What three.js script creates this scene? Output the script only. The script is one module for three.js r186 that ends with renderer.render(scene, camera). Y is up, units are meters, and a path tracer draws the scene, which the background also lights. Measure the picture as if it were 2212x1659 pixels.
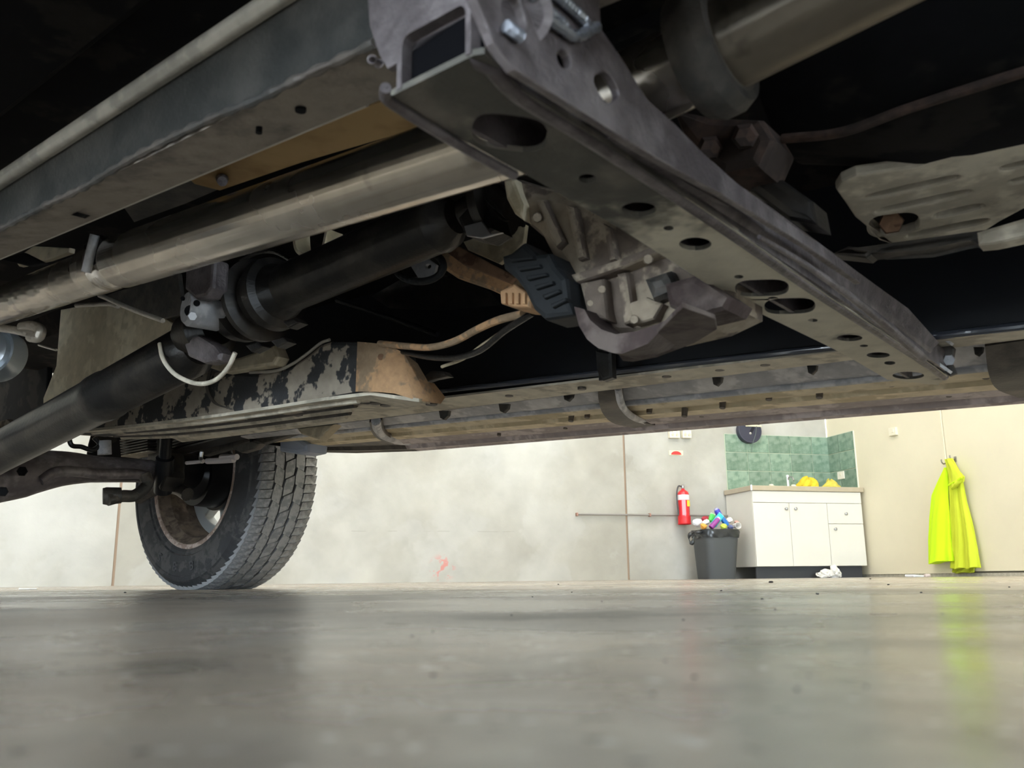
import * as THREE from 'three';
import { mergeGeometries, toCreasedNormals } from 'three/addons/utils/BufferGeometryUtils.js';
import { RoundedBoxGeometry } from 'three/addons/geometries/RoundedBoxGeometry.js';
import { RectAreaLightUniformsLib } from 'three/addons/lights/RectAreaLightUniformsLib.js';
import { FontLoader } from 'three/addons/loaders/FontLoader.js';
import { TextGeometry } from 'three/addons/geometries/TextGeometry.js';

// ------------------------------------------------------------------ camera, sky, exposure, lamps
const W = 2212, HGT = 1659, F = 1910, EYE = 0.024, TILT = 0.2168, ROLL = -0.0109;
const scene = new THREE.Scene();
const camera = new THREE.PerspectiveCamera(2 * Math.atan(HGT / 2 / F) * 180 / Math.PI, W / HGT, 0.01, 200);
camera.position.set(0, EYE, 0);
camera.rotation.set(TILT, 0, ROLL, 'XYZ');
camera.focus = 2.6;
camera.userData.fStop = 13;
camera.updateMatrixWorld(true);
scene.background = new THREE.Color(0.78, 0.9, 1.0);      // bright overcast sky outside the roller door
scene.backgroundIntensity = 12;
const renderer = new THREE.WebGLRenderer({ antialias: true });
renderer.toneMapping = THREE.LinearToneMapping;
renderer.toneMappingExposure = 1.53;
renderer.shadowMap.enabled = true;
RectAreaLightUniformsLib.init();
const LAMP = 19;                                            // radiance of the added ceiling lamps
// [xr, zr] of the added lamps under the ceiling, in the room's own axes
const LAMPS = [[-4.2, -6.2], [-0.4, -6.2], [3.6, -6.2], [-3.4, -4.0], [-0.4, -4.0], [2.2, -4.0], [4.4, -3.2]];

// ------------------------------------------------------------------ frames of the place
// room axes: xr along the back wall to the right, zr away from the back wall; turned BETA against the world
const BETA = 0.2655, CB = Math.cos(BETA), SB = Math.sin(BETA);
const room = (x, y, z) => new THREE.Vector3(x * CB + z * SB, y, -x * SB + z * CB);
// car axes: x to the front of the car, z to its near side, origin on the floor under the lens
const ALPHA = 39 * Math.PI / 180, CA = Math.cos(ALPHA), SA = Math.sin(ALPHA);
const V3 = (x, y, z) => new THREE.Vector3(x, y, z);
const sight = (px, py) => V3(px - W / 2, -(py - HGT / 2), -F).applyQuaternion(camera.quaternion);
function meet(d, k) {           // point of a line of sight on a plane x=, y= or z= of its frame
  const a = Object.keys(k)[0], o = a === 'y' ? k.y - EYE : k[a], p = d.clone().multiplyScalar(o / d[a]);
  p.y += EYE; return p;
}
// survey points of the photograph carried over to the car's and to the room's frame
const at = (px, py, k) => { const d = sight(px, py); return meet(V3(CA * d.x + SA * d.z, d.y, -SA * d.x + CA * d.z), k); };
const inRoom = (px, py, k) => { const d = sight(px, py); return meet(V3(CB * d.x - SB * d.z, d.y, SB * d.x + CB * d.z), k); };
const fwd = V3(0, 0, -1).applyQuaternion(camera.quaternion);
const reach = (p) => { const w = V3(CA * p.x - SA * p.z, p.y - EYE, SA * p.x + CA * p.z); return w.dot(fwd); };
const size = (n, p) => n * reach(p) / F;                   // pixels at a car point, in metres

// ------------------------------------------------------------------ small tools
let seed = 7;
const rnd = () => { seed = (seed * 1664525 + 1013904223) >>> 0; return seed / 4294967296; };
const rr = (a, b) => a + (b - a) * rnd();
const used = {};
function numbered(n) { used[n] = (used[n] ?? -1) + 1; return used[n] ? n + '_' + String(used[n]).padStart(3, '0') : n; }
const shade = (m) => { m.castShadow = m.receiveShadow = true; return m; };
function boxUV(g) {
  if (g.userData.keepUV) return g;
  g = g.index ? g.toNonIndexed() : g;
  if (!g.attributes.normal) g.computeVertexNormals();
  const p = g.attributes.position, n = p.count, uv = new Float32Array(n * 2), a = V3(), b = V3(), c = V3();
  for (let i = 0; i < n; i += 3) {
    a.fromBufferAttribute(p, i); b.fromBufferAttribute(p, i + 1); c.fromBufferAttribute(p, i + 2);
    const q = b.clone().sub(a).cross(c.clone().sub(a)), x = Math.abs(q.x), y = Math.abs(q.y), z = Math.abs(q.z);
    const t = y >= x && y >= z ? ['x', 'z'] : x > z ? ['z', 'y'] : ['x', 'y'];
    [a, b, c].forEach((v, k) => { uv[(i + k) * 2] = v[t[0]]; uv[(i + k) * 2 + 1] = v[t[1]]; });
  }
  g.setAttribute('uv', new THREE.BufferAttribute(uv, 2));
  return g;
}
function soup(list) {           // merge pieces of one solid
  return mergeGeometries(list.map((g) => { g = g.index ? g.toNonIndexed() : g.clone(); for (const k of Object.keys(g.attributes)) if (!['position', 'normal'].includes(k)) g.deleteAttribute(k); return g; }));
}
function triangles(list, crease = 0.6, uv = null) {
  const g = new THREE.BufferGeometry(), f = new Float32Array(list.length * 3);
  list.forEach((v, i) => v.toArray(f, i * 3));
  g.setAttribute('position', new THREE.BufferAttribute(f, 3));
  if (uv) g.setAttribute('uv', new THREE.BufferAttribute(new Float32Array(uv), 2));
  g.computeVertexNormals();
  const q = toCreasedNormals(g, crease); if (uv) q.userData.keepUV = true;
  return q;
}
function loft(rings, { crease = 0.6, caps = true, flip = false, wrap = false } = {}) {
  const t = [], n = rings[0].length, uv = [], mid = rings.map((r) => r.reduce((q, v) => q.add(v), V3()).divideScalar(n));
  const girth = 2 * Math.PI * Math.max(...rings.map((r, i) => r[0].distanceTo(mid[i]))); let run = 0;
  for (let i = 0; i + 1 < rings.length; i++) for (let j = 0; j < n; j++) {
    const k = (j + 1) % n, a = rings[i][j], b = rings[i][k], c = rings[i + 1][k], d = rings[i + 1][j];
    t.push(a, b, c, a, c, d);
    if (wrap) { const l = mid[i].distanceTo(mid[i + 1]), u0 = j / n * girth, u1 = (j + 1) / n * girth; uv.push([u0, run], [u1, run], [u1, run + l], [u0, run], [u1, run + l], [u0, run + l]); if (j === n - 1) run += l; }
  }
  if (caps) for (const [r, s] of [[rings[0], 1], [rings[rings.length - 1], 0]]) {
    const m = r.reduce((q, v) => q.add(v), V3()).divideScalar(n);
    for (let j = 0; j < n; j++) { const k = (j + 1) % n; s ? t.push(m, r[k], r[j]) : t.push(m, r[j], r[k]); if (wrap) uv.push([0, 0], [0.02, 0], [0, 0.02]); }
  }
  // outward check on the whole solid
  let vol = 0; for (let i = 0; i < t.length; i += 3) vol += t[i].dot(t[i + 1].clone().cross(t[i + 2]));
  if ((vol < 0) !== flip) for (let i = 0; i < t.length; i += 3) { [t[i + 1], t[i + 2]] = [t[i + 2], t[i + 1]]; if (wrap) [uv[i + 1], uv[i + 2]] = [uv[i + 2], uv[i + 1]]; }
  return triangles(t, crease, wrap ? uv.flat() : null);
}
const frameOf = (d) => { const w = d.clone().normalize(), u = V3().crossVectors(Math.abs(w.y) > 0.9 ? V3(1, 0, 0) : V3(0, 1, 0), w).normalize(); return [u, V3().crossVectors(w, u), w]; };
function turned(A, B, prof, n = 36, crease = 0.5) {       // a solid of revolution along A-B, prof = [t, r] with t in 0..1
  const [u, v] = frameOf(B.clone().sub(A));
  return loft(prof.map(([t, r]) => Array.from({ length: n }, (_, i) => { const q = i / n * 2 * Math.PI; return A.clone().lerp(B, t).addScaledVector(u, Math.cos(q) * r).addScaledVector(v, Math.sin(q) * r); })), { crease, wrap: true });
}
function rod(pts, r, n = 12, steps = 0, closed = false) { // a bent round bar; r number or function of t
  const c = new THREE.CatmullRomCurve3(pts, closed), s = steps || pts.length * 8, fr = c.computeFrenetFrames(s, closed);
  const rings = [];
  for (let i = 0; i <= s; i++) { const p = c.getPointAt(i / s), q = typeof r === 'function' ? r(i / s) : r; rings.push(Array.from({ length: n }, (_, k) => { const a = k / n * 2 * Math.PI; return p.clone().addScaledVector(fr.normals[i], Math.cos(a) * q).addScaledVector(fr.binormals[i], Math.sin(a) * q); })); }
  return loft(rings, { caps: !closed, crease: 0.9, wrap: true });
}
function strap(pts, wide, w, th) {                         // a flat bar bent along pts, wide = direction of its width
  const c = new THREE.CatmullRomCurve3(pts), s = pts.length * 6, rings = [], e = wide.clone().normalize();
  for (let i = 0; i <= s; i++) { const p = c.getPointAt(i / s), t = c.getTangentAt(i / s), n = V3().crossVectors(t, e).normalize(); rings.push([[-1, -1], [1, -1], [1, 1], [-1, 1]].map(([a, b]) => p.clone().addScaledVector(e, a * w / 2).addScaledVector(n, b * th / 2))); }
  return loft(rings, { crease: 0.5 });
}
function plate(poly, dir, th, holes = [], bevel = 0) {     // a flat piece: outline poly on its plane, th thick along dir
  const n = dir.clone().normalize(), o = poly[0];
  const u = poly[1].clone().sub(o); u.addScaledVector(n, -u.dot(n)).normalize(); const v = V3().crossVectors(n, u);
  const d2 = (p) => { const q = p.clone().sub(o); return new THREE.Vector2(q.dot(u), q.dot(v)); };
  const s = new THREE.Shape(poly.map(d2)); for (const h of holes) s.holes.push(new THREE.Path(h.map(d2)));
  const g = new THREE.ExtrudeGeometry(s, { depth: th - 2 * bevel, bevelEnabled: bevel > 0, bevelSize: bevel, bevelThickness: bevel, bevelOffset: -bevel, bevelSegments: 2, curveSegments: 8 });
  if (bevel) g.translate(0, 0, bevel);
  return g.applyMatrix4(new THREE.Matrix4().makeBasis(u, v, n).setPosition(o));
}
const poly = (list, k) => list.map(([x, y]) => at(x, y, k));
const ellipse = (cx, cy, rx, ry, k, tilt = 0, n = 28) => Array.from({ length: n }, (_, i) => { const a = i / n * 2 * Math.PI, x = rx * Math.cos(a), y = ry * Math.sin(a); return at(cx + x * Math.cos(tilt) - y * Math.sin(tilt), cy + x * Math.sin(tilt) + y * Math.cos(tilt), k); });
function slot(cx, cy, rx, ry, k, tilt = 0, n = 32) {       // long hole with round ends
  return Array.from({ length: n }, (_, i) => { const a = i / n * 2 * Math.PI, c = Math.cos(a), s = Math.sin(a), x = rx * Math.sign(c) * Math.pow(Math.abs(c), 0.55), y = ry * Math.sign(s) * Math.pow(Math.abs(s), 0.8); return at(cx + x * Math.cos(tilt) - y * Math.sin(tilt), cy + x * Math.sin(tilt) + y * Math.cos(tilt), k); });
}
const box = (w, h, d, r = 0) => r ? new RoundedBoxGeometry(w, h, d, 2, r) : new THREE.BoxGeometry(w, h, d);

// ------------------------------------------------------------------ textures
const hash = (x, y, s) => { let h = (x * 374761393 + y * 668265263 + s * 1274126177) | 0; h = Math.imul(h ^ (h >>> 13), 1274126177); return ((h ^ (h >>> 16)) >>> 0) / 4294967296; };
function vnoise(x, y, per, s) {
  const xi = Math.floor(x), yi = Math.floor(y); let fx = x - xi, fy = y - yi; fx = fx * fx * (3 - 2 * fx); fy = fy * fy * (3 - 2 * fy);
  const m = (q) => ((q % per) + per) % per, a = m(xi), b = m(xi + 1), c = m(yi), d = m(yi + 1);
  return (hash(a, c, s) * (1 - fx) + hash(b, c, s) * fx) * (1 - fy) + (hash(a, d, s) * (1 - fx) + hash(b, d, s) * fx) * fy;
}
function fbm(u, v, per, oct, s) { let t = 0, a = 0.5, n = 0; for (let i = 0; i < oct; i++) { t += a * vnoise(u * per, v * per, per, s + i); n += a; a *= 0.55; per *= 2; } return t / n; }
const step = (a, b, x) => { const t = Math.min(1, Math.max(0, (x - a) / (b - a))); return t * t * (3 - 2 * t); };
const mix = (a, b, t) => a.map((x, i) => x + (b[i] - x) * t);
function texture(n, metres, fn, color = true, h = n) {
  const d = new Uint8Array(n * h * 4);
  for (let j = 0; j < h; j++) for (let i = 0; i < n; i++) {
    const c = fn(i / n, j / h), k = (j * n + i) * 4;
    for (let q = 0; q < 3; q++) { const x = Math.min(1, Math.max(0, c.length ? c[q] : c)); d[k + q] = 255 * (color ? (x <= 0.0031308 ? 12.92 * x : 1.055 * Math.pow(x, 1 / 2.4) - 0.055) : x); }
    d[k + 3] = 255;
  }
  const t = new THREE.DataTexture(d, n, h); t.wrapS = t.wrapT = THREE.RepeatWrapping; t.magFilter = THREE.LinearFilter; t.minFilter = THREE.LinearMipmapLinearFilter; t.generateMipmaps = true;
  if (color) t.colorSpace = THREE.SRGBColorSpace;
  t.repeat.set(1 / metres, 1 / metres); t.needsUpdate = true;
  return t;
}
const mat = (o) => new THREE.MeshPhysicalMaterial({ roughness: 0.8, side: THREE.DoubleSide, ...o, ...(Array.isArray(o.color) ? { color: new THREE.Color(...o.color) } : {}) });
// road dirt: base paint under patches of dust, plus grain
function dirty(base, dust, amount, scale, s, n = 512, sharp = 0.12) {
  return texture(n, scale, (u, v) => {
    const a = fbm(u, v, 5, 6, s), b = fbm(u, v, 24, 4, s + 31), m = step(1 - amount - sharp, 1 - amount + sharp, 0.5 + (a - 0.5) * 1.9 + (b - 0.5) * 0.5);
    return mix(base, dust, m).map((x) => x * (0.8 + 0.4 * b));
  });
}
const grain = texture(256, 0.06, (u, v) => fbm(u, v, 16, 4, 91), false);
const lumps = texture(256, 0.12, (u, v) => fbm(u, v, 6, 5, 47), false);
const CREAM = [0.36, 0.31, 0.235], MUD = [0.28, 0.225, 0.165], BLACK = [0.012, 0.013, 0.016], PLUM = [0.085, 0.072, 0.074];
const M = {
  plate: mat({ map: texture(1024, 1.3, (u, v) => { const z = v < 0.5 ? v * 1.3 : (v - 1) * 1.3, a = fbm(u, v, 12, 6, 3), b = fbm(u, v, 60, 4, 34), k = step(0.42, 0.12, z), m = step(0.3, 0.62, k * 0.75 + (a - 0.5) * 1.1 + (b - 0.5) * 0.4); return mix(mix([0.085, 0.08, 0.068], [0.17, 0.15, 0.125], step(0.4, 0.6, fbm(u, v, 16, 5, 8))), [0.66, 0.6, 0.47], m).map((x) => x * (0.85 + 0.3 * b)); }), bumpMap: grain, bumpScale: 0.0006, roughness: 0.85 }),
  plum: mat({ map: dirty([0.1, 0.084, 0.086], [0.19, 0.166, 0.168], 0.45, 0.3, 11, 512, 0.35), bumpMap: grain, bumpScale: 0.0008, roughness: 0.5, metalness: 0.25 }),
  rail: mat({ map: dirty([0.05, 0.049, 0.046], [0.11, 0.095, 0.082], 0.5, 0.4, 17, 512, 0.35), bumpMap: grain, bumpScale: 0.0004, roughness: 0.55, metalness: 0.2 }),
  axle: mat({ map: dirty([0.15, 0.13, 0.135], [0.26, 0.235, 0.24], 0.45, 0.3, 15, 512, 0.3), bumpMap: lumps, bumpScale: 0.0008, roughness: 0.45, metalness: 0.2 }),
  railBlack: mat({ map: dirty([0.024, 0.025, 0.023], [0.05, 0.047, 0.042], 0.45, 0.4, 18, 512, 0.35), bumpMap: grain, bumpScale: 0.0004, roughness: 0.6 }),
  railPale: mat({ map: dirty([0.12, 0.105, 0.09], [0.25, 0.215, 0.18], 0.5, 0.35, 20, 512, 0.3), bumpMap: grain, bumpScale: 0.0005, roughness: 0.8 }),
  black: mat({ color: BLACK, roughness: 0.35, specularIntensity: 0.6 }),
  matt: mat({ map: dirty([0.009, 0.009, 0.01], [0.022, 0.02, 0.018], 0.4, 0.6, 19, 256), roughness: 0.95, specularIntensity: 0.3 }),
  cream: mat({ map: dirty([0.48, 0.43, 0.34], [0.68, 0.62, 0.5], 0.5, 0.5, 23), bumpMap: grain, bumpScale: 0.0004, roughness: 0.85 }),
  tan: mat({ map: dirty([0.52, 0.44, 0.29], [0.7, 0.61, 0.44], 0.55, 0.5, 29), bumpMap: grain, bumpScale: 0.0004, roughness: 0.85 }),
  sill: mat({ map: dirty([0.4, 0.405, 0.425], [0.58, 0.575, 0.58], 0.45, 0.4, 37), bumpMap: grain, bumpScale: 0.0005, roughness: 0.6 }),
  step: mat({ map: dirty([0.34, 0.295, 0.29], [0.5, 0.445, 0.44], 0.45, 0.35, 41), bumpMap: lumps, bumpScale: 0.0006, roughness: 0.7 }),
  pipe: mat({ color: [1.35, 1.33, 1.3], map: texture(512, 0.8, (u, v) => { const a = fbm(u, v, 6, 6, 53), b = fbm(u, v, 40, 3, 57), d = step(0.66, 0.74, fbm(u, v, 12, 5, 61)); return mix([0.56, 0.535, 0.5], [0.4, 0.365, 0.32], a).map((x) => x * (0.9 + 0.2 * b) * (1 - 0.4 * d)); }), roughnessMap: texture(256, 0.8, (u, v) => 0.13 + 0.26 * fbm(u, v, 8, 5, 67), false), roughness: 1, metalness: 0.95, bumpMap: lumps, bumpScale: 0.00006 }),
  shaft: mat({ map: dirty([0.018, 0.0175, 0.0175], [0.05, 0.044, 0.038], 0.4, 0.4, 71, 512, 0.4), roughness: 0.38, metalness: 0.4, bumpMap: grain, bumpScale: 0.0003 }),
  cast: mat({ map: dirty([0.16, 0.125, 0.1], [0.34, 0.28, 0.21], 0.5, 0.25, 73), bumpMap: lumps, bumpScale: 0.0025, roughness: 0.9 }),
  tank: mat({ map: dirty([0.035, 0.036, 0.038], [0.36, 0.31, 0.245], 0.42, 0.35, 79, 512, 0.05), bumpMap: grain, bumpScale: 0.0005, roughness: 0.7 }),
  orange: mat({ map: dirty([0.34, 0.24, 0.15], [0.56, 0.34, 0.18], 0.5, 0.2, 83), bumpMap: grain, bumpScale: 0.0005, roughness: 0.9 }),
  plumDark: mat({ map: dirty([0.055, 0.036, 0.033], [0.13, 0.103, 0.09], 0.45, 0.3, 13, 512, 0.3), bumpMap: grain, bumpScale: 0.0008, roughness: 0.8 }),
  rustDark: mat({ map: dirty([0.028, 0.018, 0.014], [0.075, 0.045, 0.034], 0.5, 0.2, 88, 256, 0.3), roughness: 0.85 }),
  rust: mat({ map: dirty([0.1, 0.05, 0.03], [0.24, 0.14, 0.085], 0.5, 0.25, 87), bumpMap: lumps, bumpScale: 0.0008, roughness: 0.9 }),
  gold: mat({ map: texture(256, 0.4, (u, v) => mix([0.34, 0.21, 0.08], [0.6, 0.42, 0.2], step(0.3, 0.7, fbm(u, v, 5, 5, 93)))), roughness: 0.6, metalness: 0.35 }),
  beige: mat({ map: dirty([0.5, 0.42, 0.29], [0.6, 0.52, 0.37], 0.5, 0.4, 97), roughness: 0.75 }),
  rubber: mat({ map: dirty([0.03, 0.031, 0.034], [0.065, 0.063, 0.062], 0.4, 0.3, 101), roughness: 0.72, bumpMap: grain, bumpScale: 0.0003 }),
  tread: mat({ map: dirty([0.15, 0.157, 0.17], [0.22, 0.222, 0.228], 0.45, 0.2, 103), roughness: 0.6, bumpMap: grain, bumpScale: 0.0004 }),
  alloy: mat({ color: [0.42, 0.44, 0.45], roughness: 0.6, metalness: 0.3 }),
  plastic: mat({ color: [0.017, 0.019, 0.021], roughness: 0.6, specularIntensity: 0.5, bumpMap: lumps, bumpScale: 0.001 }),
  zinc: mat({ color: [0.42, 0.42, 0.43], roughness: 0.35, metalness: 0.75 }),
  blue: mat({ color: [0.3, 0.35, 0.45], roughness: 0.5 }),
  chrome: mat({ color: [0.6, 0.65, 0.7], roughness: 0.25, metalness: 0.6 }),
  bright: mat({ color: [0.5, 0.46, 0.4], roughness: 0.4, metalness: 0.5 }),
};

// ------------------------------------------------------------------ naming
function put(name, geo, m, parent, label) {
  const o = shade(new THREE.Mesh(geo, m)); o.name = parent === scene ? numbered(name) : name;
  if (label) o.userData.label = label;
  parent.add(o); return o;
}
function thing(name, label, category, pos = V3(0, 0, 0), turn = 0, group) {
  const o = new THREE.Group(); o.name = numbered(name); o.position.copy(pos); o.rotation.y = turn;
  o.userData = { label, category, ...(group ? { group } : {}) }; scene.add(o); return o;
}
function structure(name, parent = scene) { const o = new THREE.Group(); o.name = name; o.userData.kind = 'structure'; parent.add(o); return o; }

// ------------------------------------------------------------------ the room
const BACK = -8.5, RIGHT = 5.945, LEFT = -9, FRONT = 7, CEIL = 5;
const concrete = (s, red) => texture(1024, 4.81, (u, v) => {
  const a = fbm(u, v, 4, 6, s), b = fbm(u, v, 20, 5, s + 9), c = fbm(u + b * 0.05, v * 0.4, 14, 4, s + 17), w = step(0.52, 0.66, fbm(u + 0.1 * b, v - u * 0.5, 9, 5, s + 23));
  let q = mix([0.37, 0.352, 0.3], [0.50, 0.488, 0.44], step(0.3, 0.7, a)).map((x) => x * (0.78 + 0.3 * b + 0.14 * c));
  q = mix(q, [0.56, 0.56, 0.545], 0.2 * w);
  const scuff = step(0.006, 0, Math.abs(v * 4.81 - 0.47 - 0.01 * b)) * step(0.5, 0.62, fbm(u, 0.3, 30, 3, s + 5)) * (u > 0.42 && u < 0.75 ? 1 : 0);
  q = mix(q, [0.3, 0.28, 0.24], 0.55 * scuff);
  if (red) { const dx = u * 4.81 - 2.89, dy = v * 4.81 - 0.13, m = step(0.16, 0.05, Math.hypot(dx, dy)) * step(0.56, 0.66, fbm(u * 1.0, v, 120, 3, 5)); q = mix(q, [0.62, 0.2, 0.17], 0.75 * m); }
  return q;
});
const wallBump = texture(512, 1.2, (u, v) => fbm(u, v, 8, 6, 131), false);
const MR = {
  panel: mat({ map: concrete(201, true), bumpMap: wallBump, bumpScale: 0.003, roughness: 0.75 }),
  panel2: mat({ map: concrete(233, false), bumpMap: wallBump, bumpScale: 0.003, roughness: 0.75 }),
  seal: mat({ color: [0.3, 0.215, 0.15], roughness: 0.9 }),
  paint: mat({ map: texture(256, 1.5, (u, v) => [0.74, 0.68, 0.51].map((x) => x * (0.95 + 0.08 * fbm(u, v, 6, 5, 141)))), roughness: 0.7 }),
  ceiling: mat({ color: [0.62, 0.62, 0.6], roughness: 0.9 }),
  grout: mat({ color: [0.5, 0.56, 0.42], roughness: 0.9 }),
  skirting: mat({ map: dirty([0.42, 0.39, 0.31], [0.5, 0.47, 0.39], 0.5, 0.3, 149, 256), roughness: 0.9 }),
};
const tileMap = texture(512, 0.6, (u, v) => { const a = fbm(u + v * 0.3, v - u * 0.3, 12, 5, 151); return mix([0.135, 0.225, 0.16], [0.25, 0.34, 0.26], step(0.25, 0.75, a)); });
const tileMats = [1, 0.9, 1.1].map((k) => mat({ map: tileMap, color: [k, k, k], roughness: 0.3, bumpMap: wallBump, bumpScale: 0.001 }));
const floorMap = texture(2048, 2.4, (u, v) => {
  const a = fbm(u, v, 3, 7, 161), b = fbm(u, v, 40, 5, 171), c = fbm(u, v, 160, 3, 181), m = fbm(u * 1.0 + 0.2 * a, v, 9, 5, 191);
  const st = fbm(u, v, 7, 4, 205), w = 0.45 * a + 0.3 * b + 0.25 * st;
  let q = mix([0.222, 0.196, 0.168], [0.41, 0.366, 0.312], step(0.36, 0.64, w)).map((x) => x * (0.78 + 0.44 * c));
  q = mix(q, [0.34, 0.27, 0.205], 0.5 * step(0.56, 0.7, m));
  q = mix(q, [0.15, 0.138, 0.118], 0.65 * step(0.58, 0.7, fbm(u, v, 18, 5, 195)));
  q = mix(q, [0.55, 0.53, 0.49], 0.8 * step(0.8, 0.85, fbm(u, v, 420, 2, 199)));
  return mix(q, [0.06, 0.055, 0.05], 0.7 * step(0.81, 0.85, fbm(u, v, 400, 2, 215)));
});
const floorMat = mat({ map: floorMap, roughnessMap: texture(1024, 2.4, (u, v) => 0.14 + 0.3 * fbm(u, v, 10, 7, 221), false), roughness: 1, bumpMap: texture(1024, 1.1, (u, v) => fbm(u, v, 24, 6, 225), false), bumpScale: 0.0005 });
function slab(name, w, h, d, p, m, parent = scene) {       // a block of the room, centred on p in room axes
  const o = put(name, boxUV(box(w, h, d)), m, parent);
  o.name = name; o.position.copy(room(p.x, p.y, p.z)); o.rotation.y = BETA;
  if (parent === scene) o.userData.kind = 'structure';
  return o;
}
slab('floor', RIGHT - LEFT + 10.6, 0.2, FRONT - BACK + 11, V3((RIGHT + LEFT) / 2 - 5, -0.1, (FRONT + BACK) / 2 + 5), floorMat);
slab('ceiling', RIGHT - LEFT + 0.6, 0.2, FRONT - BACK + 0.6, V3((RIGHT + LEFT) / 2, CEIL + 0.1, (FRONT + BACK) / 2), MR.ceiling);
{ // back wall: precast panels with sealed joints between them, tiles over the bench
  const w = structure('wall_back');
  slab('backing', RIGHT - LEFT + 0.6, CEIL, 0.12, V3((RIGHT + LEFT) / 2, CEIL / 2, BACK - 0.22), MR.panel2, w);
  const joints = [LEFT, -6.11, -1.3, 3.51, RIGHT];
  for (let i = 0; i + 1 < joints.length; i++) {
    const a = joints[i] + 0.011, b = joints[i + 1] - 0.011, g = box(b - a, CEIL, 0.16); g.translate((b - a) / 2, CEIL / 2, 0);
    const p = put('panel', boxUV(g), i === 2 ? MR.panel : MR.panel2, w); p.position.copy(room(a, 0, BACK - 0.08)); p.rotation.y = BETA;
  }
  for (const x of [-6.11, -1.3, 3.51]) slab('joint_sealant', 0.022, CEIL, 0.12, V3(x, CEIL / 2, BACK - 0.068), MR.seal, w);
}
{ // right wall: painted sheet lining with one open joint
  const w = structure('wall_right');
  slab('backing', 0.12, CEIL, FRONT - BACK, V3(RIGHT + 0.14, CEIL / 2, (FRONT + BACK) / 2), MR.paint, w);
  const j = -6.735;
  slab('panel', 0.06, CEIL - 0.03, j - BACK - 0.004, V3(RIGHT + 0.03, CEIL / 2 + 0.015, (j + BACK) / 2 - 0.002), MR.paint, w);
  slab('panel', 0.058, CEIL - 0.045, FRONT - j - 0.004, V3(RIGHT + 0.031, CEIL / 2 + 0.022, (j + FRONT) / 2 + 0.002), MR.paint, w);
  slab('cover_strip', 0.012, CEIL - 0.05, 0.03, V3(RIGHT - 0.001, CEIL / 2 + 0.02, j - 0.022), MR.paint, w);
  slab('skirting', 0.05, 0.03, FRONT - BACK, V3(RIGHT + 0.036, 0.015, (FRONT + BACK) / 2), MR.skirting, w);
}
{ // left wall with a roller door standing open
  const w = structure('wall_left'), z0 = 1.6, z1 = 6.8, top = 4.2;
  slab('panel', 0.2, CEIL, z0 - BACK, V3(LEFT - 0.1, CEIL / 2, (z0 + BACK) / 2), MR.panel2, w);
  slab('panel', 0.2, CEIL, FRONT - z1, V3(LEFT - 0.1, CEIL / 2, (z1 + FRONT) / 2), MR.panel2, w);
  slab('lintel', 0.2, CEIL - top, z1 - z0, V3(LEFT - 0.1, (CEIL + top) / 2, (z0 + z1) / 2), MR.panel2, w);
}
{ // front wall with two open roller doors the daylight comes through
  const w = structure('wall_front'), top = 4.2, open = [[-8.7, -3.0], [0.2, 5.5]];
  let x = LEFT; for (const [a, b] of [...open, [RIGHT, RIGHT]]) { slab('pier', a - x, CEIL, 0.2, V3((a + x) / 2, CEIL / 2, FRONT + 0.1), MR.panel2, w); if (b > a) slab('lintel', b - a, CEIL - top, 0.2, V3((a + b) / 2, (CEIL + top) / 2, FRONT + 0.1), MR.panel2, w); x = b; }
}
// wall tiles: 265 x 200 mm, three rows above the bench, round the corner on to the side wall
{
  const wb = scene.getObjectByName('wall_back'), wr = scene.getObjectByName('wall_right'), top = 1.526, low = 0.9, cols = [4.673, 4.933, 5.198, 5.463, 5.728, RIGHT];
  slab('grout', RIGHT - 4.67, top - low, 0.006, V3((RIGHT + 4.67) / 2, (top + low) / 2, BACK + 0.003), MR.grout, wb);
  slab('grout', 0.006, top - low, 0.468, V3(RIGHT - 0.003, (top + low) / 2, BACK + 0.234), MR.grout, wr);
  slab('edge_trim', 0.012, top - low, 0.008, V3(RIGHT - 0.005, (top + low) / 2, BACK + 0.472), mat({ color: [0.75, 0.73, 0.6] }), wr);
  const rows = [[1.329, 1.523], [1.13, 1.324], [0.92, 1.125]], cache = {};
  const tile = (w, h) => cache[w.toFixed(3) + h.toFixed(3)] ??= boxUV(box(w, h, 0.009, 0.0018));
  let n = 0;
  for (const [y0, y1] of rows) {
    for (let i = 0; i < 5; i++) { const a = cols[i] + 0.004, b = cols[i + 1] - 0.004, t = put('tile', tile(b - a, y1 - y0 - 0.004), tileMats[(n++ * 7 + i) % 3], wb); t.position.copy(room((a + b) / 2, (y0 + y1) / 2, BACK + 0.009)); t.rotation.y = BETA; }
    for (const [a, b] of [[BACK + 0.012, BACK + 0.2], [BACK + 0.208, BACK + 0.465]]) { const t = put('tile', tile(b - a, y1 - y0 - 0.004), tileMats[(n++ * 5) % 3], wr); t.position.copy(room(RIGHT - 0.009, (y0 + y1) / 2, (a + b) / 2)); t.rotation.y = BETA - Math.PI / 2; }
  }
}
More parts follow.
